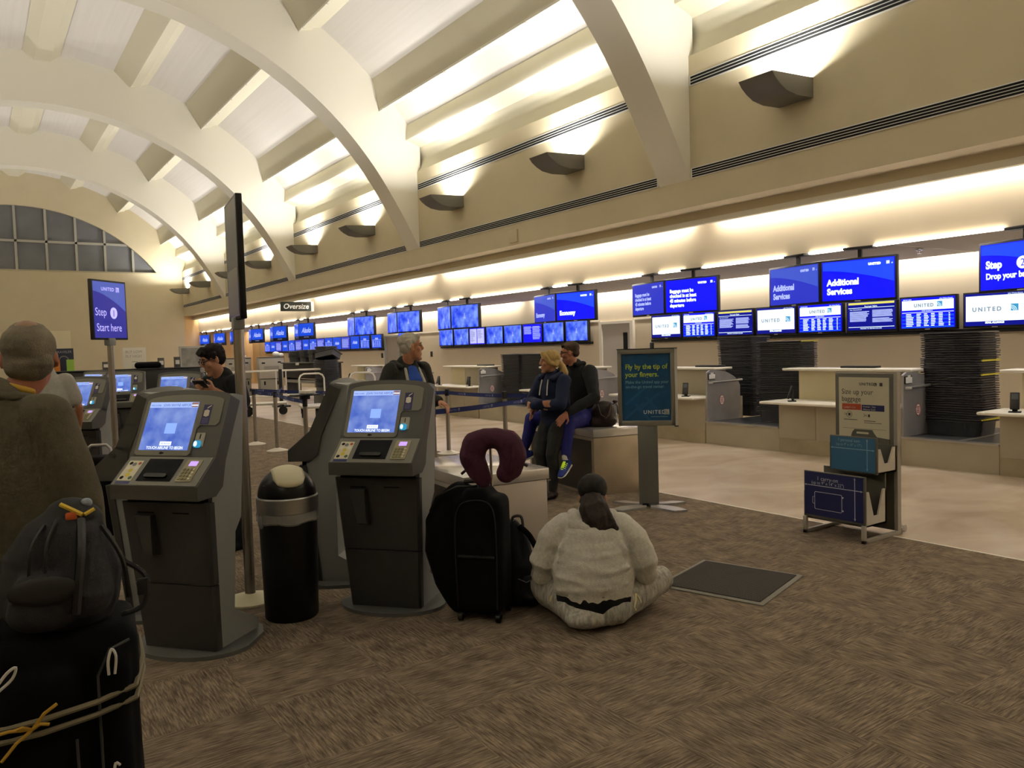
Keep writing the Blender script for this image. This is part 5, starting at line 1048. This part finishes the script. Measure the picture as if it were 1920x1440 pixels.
# === standing man helper ===
def stand(label,O,face,H,top,bottom,o):
    """O floor point, face heading vector, H height; o overrides"""
    t=person(label); s_=H/1.75; f=nvec(face); r=nvec((f.y,-f.x,0)); O=V(O)
    lean=o.get('lean',0)
    P=lambda x,y,z:O+r*(x*s_)+f*((y+lean*max(0,z-.9))*s_)+V((0,0,z*s_))
    w=o.get('w',.19)*s_; sk=o.get('skin',skin); vox=o.get('vox',.01)
    b=MB(); torso(b,P(0,0,.93),P(0,0,1.28),P(0,-.01,1.46),r,w*.85)
    hf=nvec(o.get('look',f)); hc=P(*o.get('head',(0,.03,1.6)))
    b.loft([(P(0,-.015,1.4),.056*s_,.056*s_),(hc+V((0,0,-.06))-hf*.02,.052*s_,.052*s_)],r,12)
    P_,Rm=head(b,hc,hf+V((0,0,o.get('nod',0))),V((0,0,1)),1.02*s_)
    A=o.get('arms') or {1:((.25,-.02,1.14),(.27,.05,.9)),-1:((-.25,-.02,1.14),(-.27,.05,.9))}
    for s,(e,h) in A.items():
        sh=P(s*.18,0,1.41); e=P(*e); h=P(*h); limb(b,[sh,(sh+e)/2,e,e+(h-e)*.3,h],[.045*s_,.043*s_,.036*s_,.038*s_,.026*s_])
        hd=o.get('hands',{}).get(s); d=V(hd[0]) if hd else (h-e); n=V(hd[1]) if hd else r*s
        hand(b,h,d,n,hd[2] if hd else (1 if s>0 else -1),hd[3] if hd else .45,1,0,s_)
    for s in (1,-1): limb(b,[P(s*.09,0,.9),P(s*.1,.01,.5),P(s*.1,-.02,.1)],[.07*s_,.05*s_,.04*s_])
    mobj('body',remesh(b,[sk],vox,2),t); body=[c for c in t.children if c.name.startswith('body')][0]
    # trousers
    p=MB(); p.loft([(P(0,0,1.0),w*.9,w*.66),(P(0,0,.9),w*.95,w*.7),(P(0,0,.82),w*.8,w*.6)],r,18); sh_=o.get('shorts')
    for s in (1,-1): limb(p,[P(s*.09,0,.86),P(s*.1,.015,.5)]+([] if sh_ else [P(s*.105,-.01,.09)]),[.095*s_,.078*s_]+([] if sh_ else [.06*s_]),14)
    mobj('trousers',remesh(p,[bottom],.012,3,fold(.006,9)),t)
    for s in (1,-1): sm=MB(); shoe(sm,P(s*.105,-.01,.088),f+r*s*.15,1.05*s_); mobj('shoe',remesh(sm,[o.get('shoes',black_cloth)],.01,2),t)
    # upper garment
    g=MB(); ease=o.get('ease',.015); hem=o.get('hem',.86)
    g.loft([(P(0,0,hem),w*.97+ease,w*.7+ease),(P(0,.01,1.05),w*(.93+o.get('belly',0))+ease,w*(.68+o.get('belly',0))+ease),(P(0,0,1.28),w*.98+ease,w*.64+ease),(P(0,-.01,1.39),w*.86+ease,w*.5+ease),(P(0,-.015,1.46),w*.42+ease,w*.38+ease)],r,24)
    for s,(e,h) in A.items():
        sh=P(s*.165,0,1.4); e=P(*e); h=P(*h); L=o.get('sleeve',1.0)
        if L>.6: limb(g,[sh,(sh+e)/2+r*s*.01,e,(e+h)/2,e+(h-e)*.95],[.068*s_+ease,.06*s_+ease,.052*s_+ease,.047*s_+ease,.038*s_+ease],14)
        else: limb(g,[sh,sh+(e-sh)*.45,sh+(e-sh)*.72],[.068*s_+ease,.062*s_+ease,.058*s_+ease],14)
    for q in o.get('extra',[]): g.loft([(P(*c),a*s_,bb*s_) for c,a,bb in q],r,12)
    mobj(o.get('gname','jacket'),remesh(g,[top],o.get('gvox',.011),o.get('gsm',3),fold(o.get('wr',.007),8,(1,1,.8))),t)
    return t,P,P_,Rm,body,r,f,s_
# man in olive jacket, back to us at the left edge
t,P,P_,Rm,body,r,f,s_=stand('grey-haired person in an olive-brown jacket standing at the left edge, back to us',(.035,2.98,.004),(.5,.87,0),1.745,olive,mat('taupe_trousers','#6a5f52',.9,noise=(30,.15)),
  dict(w=.2,ease=.03,hem=.78,belly=.1,head=(.075,.11,1.6),look=(.12,1,0),skin=mat('ruddy_skin','#a8694f',.6,noise=(25,.08)),wr=.012,gsm=14,lean=.04,
   arms={1:((.25,.0,1.13),(.25,.12,.88)),-1:((-.28,.0,1.13),(-.28,.1,.88))},
   extra=[[((.1,.14,1.3),.06,.05),((.15,.19,1.1),.07,.05),((.16,.2,.9),.07,.06),((.15,.19,.78),.06,.05)],[((.1,.2,1.02),.03,.03),((.19,.19,.98),.03,.03)],[((.11,.2,.94),.03,.03),((.2,.18,.9),.03,.03)]]))
hr=MB(); hr.ell(P_(0,-.02,.048),(.082,.1,.083),0,18,Rm); hr.ell(P_(0,-.055,-.01),(.076,.055,.06),0,14,Rm)
mobj('hair',remesh(hr,[mat('grey_stubble','#7d7565',.95,noise=(14,.3),bump=(200,.6))],.007,2,fold(.003,40)),t)
MB().ell(P_(.0,-.04,.1),(.04,.045,.032),0,18,Rm).build('bald_patch',mat('scalp','#977862',.6,noise=(20,.15)),t)
c=MB(); c.loft([(P(-.09,.03,1.5),.02,.035),(P(-.05,-.085,1.5),.022,.04),(P(.06,-.085,1.495),.022,.04),(P(.13,.03,1.475),.02,.035),(P(.12,.11,1.44),.018,.03)],(0,0,1),10); mobj('collar',remesh(c,[olive],.008,3,fold(.004,20)),t)
c=MB(); c.loft([(P(-.06,.03,1.535),.012,.014),(P(-.03,-.045,1.54),.013,.016),(P(.06,-.04,1.53),.013,.016),(P(.115,.04,1.5),.012,.014)],(0,0,1),10); mobj('shirt_collar',remesh(c,[mat('collar_yellow','#c9a23c',.8)],.006,2),t)
# man in grey T-shirt further back
t,P,P_,Rm,body,r,f,s_=stand('person in a light grey T-shirt half hidden behind the olive jacket',(.6,8.75,.004),(.2,.98,0),1.74,mat('tshirt_grey','#a5a29a',.95,noise=(40,.06)),mat('khaki','#75695a',.9),
  dict(w=.2,sleeve=.5,hem=.85,gname='t_shirt',shorts=True,shoes=white_m,arms={1:((.27,.02,1.14),(.25,.2,.95)),-1:((-.24,.03,1.14),(-.15,.3,1.1))},lean=.05,skin=mat('arm_skin','#b57a5a',.6)))
hr=MB(); hr.ell(P_(0,-.02,.05),(.08,.1,.083),0,16,Rm); hr.ell(P_(0,-.06,-.01),(.072,.05,.06),0,12,Rm); mobj('hair',remesh(hr,[mat('brown_hair','#4a3a2c',.8)],.009,2),t)
# young man with phone
look=nvec((-.78,.28,0)); up_=V((0,0,1)); F_=nvec((-.72,-.3,0))
phs=V((1.545,6.47,1.385))
t,P,P_,Rm,body,r,f,s_=stand('young person with dark hair and glasses in a black T-shirt looking down at a phone',(1.71,6.62,.004),F_,1.70,mat('tshirt_black','#121316',.9,noise=(30,.2)),mat('jeans_dark','#1c2028',.9),
  dict(w=.175,sleeve=.5,hem=.88,gname='t_shirt',vox=.0065,look=nvec((-.8,-.05,0)),nod=-.38,head=(.0,.07,1.6),lean=.03,
   arms={1:((.27,.06,1.18),(.08,.15,1.35)),-1:((-.265,-.0,1.2),(-.09,.13,1.35))},
   hands={1:(V((-.2,-.2,.5))+F_*.6-nvec((F_.y,-F_.x,0))*.5,F_,-1,.8),-1:(F_*.6+nvec((F_.y,-F_.x,0))*.75+V((0,0,.25)),F_,1,.8)}))
MT.pop('brow',None); mat('brow','#1a1210',.9); eyes(P_,Rm,body,s_)
hr=MB(); hr.ell(P_(0,-.018,.056),(.081,.1,.082),0,16,Rm); hr.ell(P_(0,-.042,.01),(.078,.066,.07),0,14,Rm); hr.loft([(P_(-.045,.07,.09),.022,.018),(P_(.045,.072,.085),.022,.018)],V((0,0,1)),12); hr.loft([(P_(0,.04,.112),.05,.024),(P_(.0,.082,.088),.045,.016)],r,12)
for s in (1,-1): hr.loft([(P_(s*.082,-.0,.06),.012,.03),(P_(s*.083,.01,.02),.008,.014)],f,8)
mobj('hair',remesh(hr,[mat('black_hair','#17100d',.9,noise=(25,.3))],.007,2,fold(.006,30)),t)
g=MB()
for s in (1,-1): g.tube([P_(s*.034+.026*math.cos(2*PI*k/14),.096,.016+.018*math.sin(2*PI*k/14)) for k in range(14)],.0028,6,0,True); g.tube([P_(s*.06,.094,.022),P_(s*.078,.05,.024),P_(s*.082,-.01,.022)],.003,6)
g.tube([P_(-.008,.1,.02),P_(.008,.1,.02)],.0028,6); g.build('glasses',black_m,t)
g=MB().text('BUILT',.06,0,0,0,0,'CENTER'); q=M.Translation(P(-.03,.165,1.25))@M((( -r.x,-f.x,0,0),(-r.y,-f.y,0,0),(0,0,1,0),(0,0,0,1))); g.v=[tuple(q@V(p)) for p in g.v]; flat(g,'shirt_print',[mat('print_silver','#8a8a86',.7)],t)
w1=P(.08,.15,1.35); w2=P(-.09,.13,1.35); pc=(w1+w2)/2+f*.075+V((0,0,.06))
ph_=thing('phone','dark phone held in both hands by the young person with glasses','phone',pc,math.atan2(f.y,f.x)+R(90))
m=MB().rbox(-.075,-.006,-.037,.075,.006,.037,.005); ph_.rotation_euler=(R(-35),0,math.atan2(f.y,f.x)-R(90)); m.build('case',black_m,ph_); flat(MB().rect(-.065,-.032,.065,.032,0,-.0065),'display',[mat('phone_glass','#20262e',.1)],ph_)
# white-haired man
look=nvec((.86,-.28,0))
t,P,P_,Rm,body,r,f,s_=stand('white-haired person in a blue shirt and dark hoodie behind the middle kiosk',(3.2,6.26,.004),(.12,-1,0),1.76,mat('hoodie_charcoal','#2e2e2c',.95,noise=(40,.2)),mat('jeans','#2c3648',.9),
  dict(w=.195,hem=.88,look=look,head=(-.0,.06,1.6),vox=.0068,skin=skin2,lean=.02,ease=.012,
   arms={1:((.27,-.03,1.14),(.26,.05,.9)),-1:((-.24,.0,1.12),(-.17,.22,1.13))},hands={-1:(nvec((.3,-.6,-.35)),V((.2,-.2,1)),1,.6)}))
MT.pop('brow',None); mat('brow','#8a8478',.9); eyes(P_,Rm,body,s_)
hr=MB(); hr.ell(P_(0,-.022,.056),(.082,.1,.08),0,16,Rm); hr.ell(P_(0,-.042,.012),(.079,.066,.072),0,14,Rm); hr.loft([(P_(-.035,.062,.098),.022,.016),(P_(.04,.062,.098),.024,.016)],V((0,0,1)),12)
for s in (1,-1): hr.loft([(P_(s*.08,-.03,.06),.014,.035),(P_(s*.082,-.02,.005),.01,.02)],f,8)
mobj('hair',remesh(hr,[mat('white_hair','#b5afa2',.7,noise=(25,.15),bump=(80,.5))],.007,2,fold(.005,28)),t)
g=MB(); g.loft([(P(.0,.115,.95),.075,.05),(P(0,.118,1.15),.072,.05),(P(0,.1,1.32),.085,.05),(P(0,.055,1.41),.06,.045)],r,18); mobj('shirt',remesh(g,[mat('shirt_blue','#1e4aa8',.85,noise=(30,.1))],.009,3,fold(.006,12)),t)
g=MB(); 
for s in (1,-1): g.loft([(P(s*.07,.07,1.42),.018,.012),(P(s*.085,.135,1.3),.018,.012),(P(s*.09,.16,1.12),.018,.012),(P(s*.09,.165,.95),.018,.012)],r,8)
mobj('zip_facing',remesh(g,[mat('facing_grey','#b5b2a6',.9)],.008,2),t)
g=MB(); g.loft([(P(.12,.06,1.44),.03,.035),(P(.12,-.05,1.46),.04,.045),(P(0,-.12,1.45),.045,.05),(P(-.12,-.05,1.46),.04,.045),(P(-.12,.06,1.44),.03,.035)],(0,0,1),12); mobj('hood',remesh(g,[MT['hoodie_charcoal']],.009,3,fold(.005,16)),t)

# === couple on the steel block ===
def couple():
    fm=nvec((-.97,.0,0)); 
    # man, seated on the edge facing left
    t=person('person in a black jacket and royal blue trousers sitting on a steel block'); body_m=MB()
    q=lambda x,y,z:V((x,y,z))
    pel,chest,neck=q(5.52,6.66,.84),q(5.53,6.66,1.16),q(5.46,6.66,1.37); rr=V((0,1,0))
    b=body_m; torso(b,pel,chest,neck,rr,.17); hc=q(5.385,6.66,1.5); hf=nvec((-.62,.55,-.12))
    b.loft([(q(5.47,6.66,1.32),.058,.058),(hc+V((.02,0,-.06)),.056,.056)],rr,12); P_,Rm=head(b,hc,hf,V((0,0,1)),1.02)
    nS,nE,nH=q(5.5,6.47,1.3),q(5.37,6.25,1.04),q(5.02,6.28,.9); fS,fE,fH=q(5.46,6.86,1.3),q(5.28,7.0,1.04),q(5.0,6.8,.92)
    limb(b,[nS,nE,nH],[.046,.038,.028]); limb(b,[fS,fE,fH],[.046,.038,.028])
    hand(b,nH,V((-.75,.1,-.65)),V((-.35,-.75,.55)),-1,.3); hand(b,fH,V((-.8,-.2,-.5)),V((-.4,.7,.4)),1,.4)
    nK,nA=q(5.1,6.37,.79),q(5.03,6.33,.43); fK,fA=q(5.12,7.03,.79),q(5.08,7.12,.45)
    limb(b,[q(5.5,6.56,.8),nK,nA],[.07,.05,.036]); limb(b,[q(5.5,6.78,.8),fK,fA],[.07,.05,.036])
    body=mobj('body',remesh(b,[mat('rosy_skin','#b0765c',.6,noise=(25,.06))],.007,2),t); MT.pop('brow',None); mat('brow','#4a3626',.9); eyes(P_,Rm,body,1)
    p=MB(); p.loft([(q(5.54,6.55,.82),.12,.12),(q(5.54,6.77,.82),.12,.12)],(0,0,1),16)
    for h,k,a in ((q(5.5,6.56,.81),nK,nA),(q(5.5,6.79,.81),fK,fA)):
        limb(p,[h,(h+k)/2,k],[.108,.098,.078],14); limb(p,[k,k+(a-k)*.4,a+V((0,0,.02))],[.078,.07,.052],14)
    mobj('trousers',remesh(p,[mat('royal_blue','#1c1f78',.8,noise=(30,.15))],.01,3,fold(.007,12)),t)
    j=MB(); j.loft([(pel+V((.01,0,-.02)),.185,.14),(q(5.54,6.66,1.0),.19,.145),(chest,.2,.14),(q(5.5,6.66,1.29),.17,.115),(q(5.46,6.66,1.37),.08,.08)],rr,22)
    for s_,e_,h_ in ((nS,nE,nH),(fS,fE,fH)): limb(j,[s_,(s_+e_)/2,e_,(e_+h_)/2,e_+(h_-e_)*.92],[.085,.075,.066,.056,.045],14)
    mobj('jacket',remesh(j,[mat('jacket_black','#131516',.9,noise=(30,.2))],.01,3,fold(.006,9)),t)
    c=MB(); c.loft([(q(5.41,6.6,1.38),.03,.03),(q(5.52,6.6,1.39),.03,.04),(q(5.52,6.72,1.39),.03,.04),(q(5.41,6.73,1.38),.03,.03)],(0,0,1),10); mobj('collar',remesh(c,[MT['jacket_black']],.009,3),t)
    hr=MB(); hr.ell(P_(0,-.02,.058),(.081,.1,.078),0,16,Rm); hr.ell(P_(0,-.06,.005),(.074,.048,.055),0,12,Rm); hr.loft([(P_(-.04,.06,.1),.025,.018),(P_(.04,.06,.1),.025,.018)],V((0,0,1)),10)
    mobj('hair',remesh(hr,[mat('short_brown_hair','#4a392b',.85,noise=(25,.2))],.007,2,fold(.003,40)),t)
    g=MB()
    for s in (1,-1): g.tube([P_(s*.03,.09,.02),P_(s*.075,.05,.024),P_(s*.082,-.01,.022)],.003,6)
    g.build('glasses',black_m,t)
    lime=mat('lace_lime','#c0e030',.6,emit=.15); navyshoe=mat('shoe_blue','#1c2f8a',.6,bump=(160,.3))
    for a,fd in ((nA,nvec((-.8,-.4,-.35))),(fA,nvec((-.85,.2,-.25)))):
        a=a+V((0,0,-.03)); sd=fd.cross(V((0,0,1))).normalized(); upv=sd.cross(fd)
        m=MB(); m.loft([(a-fd*.05-upv*.045,.036,.042),(a+fd*.05-upv*.05,.042,.04),(a+fd*.13-upv*.062,.044,.03),(a+fd*.18-upv*.07,.034,.022)],sd,14); m.loft([(a+upv*.01,.04,.045),(a-upv*.045,.04,.05)],sd,12)
        s=mobj('shoe',remesh(m,[navyshoe],.007,2),t)
        m=MB(); m.loft([(a-fd*.06-upv*.083,.038,.012),(a+fd*.06-upv*.088,.045,.012),(a+fd*.15-upv*.092,.044,.01),(a+fd*.2-upv*.085,.03,.008)],sd,12); mobj('sole',remesh(m,[white_m],.007,2),s)
        m=MB()
        for k in range(5):
            c_=a+fd*(.035+.022*k)+upv*(.0-.008*k); m.tube([c_-sd*.03-upv*.014,c_+upv*.004,c_+sd*.03-upv*.014],.0055,6)
        m.loft([(a+fd*.02+upv*.02,.016,.008),(a+fd*.1-upv*.018,.016,.006)],sd,8); m.build('laces',lime,s)
        m=MB(); m.loft([(a+upv*.05,.036,.036),(a+upv*.01,.038,.04)],sd,12); m.build('sock',white_m,t)
    MB().tube([nE+(nH-nE)*.97+V((0,.033*math.cos(x),.033*math.sin(x))) for x in [2*PI*k/12 for k in range(12)]],.009,6,0,True).build('watch',black_m,t)
    # woman, leaning back against him
    t=person('blonde person in a navy hooded top, arms folded, leaning back on the seated person'); b=MB()
    f=nvec((-.93,-.12,0)); r=nvec((-.12,.93,0))
    O=V((4.93,6.5,.004)); P=lambda x,y,z:O+r*x+f*y+V((0,0,z))   # x to her right, y forward
    pel,chest,neck=P(0,-.14,.86),P(0,-.13,1.12),P(0,-.1,1.29); torso(b,pel,chest,neck,r,.155)
    hc=P(0,-.055,1.415); hf=nvec((-.8,.42,-.02)); P_,Rm=head(b,hc,hf,V((0,0,1)),.97)
    b.loft([(P(0,-.1,1.24),.048,.048),(hc+V((0,0,-.06))-hf*.02,.045,.045)],r,12)
    arms={1:(P(.165,-.1,1.225),P(.225,.02,1.0),P(-.04,.13,1.0)),-1:(P(-.165,-.1,1.225),P(-.225,.02,.99),P(.04,.15,.98))}
    for s,(a,e,h) in arms.items(): limb(b,[a,e,h],[.04,.034,.025]); hand(b,h,-r*s,f,s,.5,1,0,.9)
    for s in (1,-1): limb(b,[P(s*.075,-.14,.84),P(s*.085,.02,.47),P(s*.08,.02,.1)],[.07,.05,.036])
    body=mobj('body',remesh(b,[skin2],.0068,2),t); MT.pop('brow',None); mat('brow','#8a6a3c',.9); eyes(P_,Rm,body,.97)
    p=MB(); p.loft([(P(0,-.14,.93),.165,.125),(P(0,-.13,.84),.175,.135)],r,18)
    for s in (1,-1): limb(p,[P(s*.08,-.13,.83),P(s*.085,-.04,.64),P(s*.085,.03,.46),P(s*.08,.0,.28),P(s*.075,.02,.1)],[.1,.09,.066,.062,.046],14)
    mobj('leggings',remesh(p,[mat('leggings_charcoal','#26272a',.85,noise=(12,.35))],.009,3),t)
    for s in (1,-1): sm=MB(); shoe(sm,P(s*.075,.02,.09),f,.95); mobj('shoe',remesh(sm,[mat('boot_brown','#2a1a18',.6)],.009,2),t)
    j=MB(); j.loft([(P(0,-.13,.83),.185,.145),(P(0,-.13,.98),.175,.14),(P(0,-.12,1.12),.18,.135),(P(0,-.11,1.22),.16,.11),(P(0,-.1,1.29),.075,.075)],r,22)
    for s,(a,e,h) in arms.items(): limb(j,[a,(a+e)/2,e],[.075,.07,.062],14); limb(j,[e,(e+h)/2,h],[.062,.055,.046],12)
    mobj('hooded_top',remesh(j,[navy],.0095,3,fold(.007,11)),t)
    c=MB(); c.loft([(P(.09,.0,1.25),.03,.03),(P(.1,-.12,1.29),.035,.035),(P(0,-.19,1.28),.04,.035),(P(-.1,-.12,1.29),.035,.035),(P(-.09,.0,1.25),.03,.03)],(0,0,1),12); mobj('hood',remesh(c,[navy],.009,3),t)
    MB().tube([P(.045,.015,1.24),P(.05,.035,1.17),P(.055,.05,1.08)],.007,6).tube([P(-.045,.015,1.24),P(-.05,.035,1.17),P(-.055,.05,1.08)],.007,6).build('drawstring',mat('cord_white','#d0ccc4',.8),t)
    hr=MB(); hr.ell(P_(0,-.022,.058),(.081,.1,.08),0,16,Rm); hr.ell(P_(0,-.06,.0),(.075,.045,.06),0,12,Rm)
    for s in (1,-1): hr.loft([(P_(s*.03,.07,.1),.03,.02),(P_(s*.07,.05,.06),.025,.014),(P_(s*.078,.01,.0),.02,.014),(P_(s*.05,-.07,-.03),.03,.02)],V((0,0,1)),10)
    hr.ell(P_(0,-.125,-.03),(.035,.035,.04),0,10,Rm); hr.loft([(P_(0,-.14,-.05),.036,.034),(P_(-.01,-.16,-.12),.045,.036),(P_(-.015,-.15,-.2),.034,.028),(P_(-.015,-.14,-.26),.014,.012)],r,12)
    mobj('hair',remesh(hr,[mat('blonde_hair','#b89a5c',.6,noise=(24,.22,(4,4,1)),bump=(60,.5,(5,5,1)))],.0065,1,fold(.005,34,(1,1,.3))),t)
couple()

bpy.data.scenes.remove(TMP)
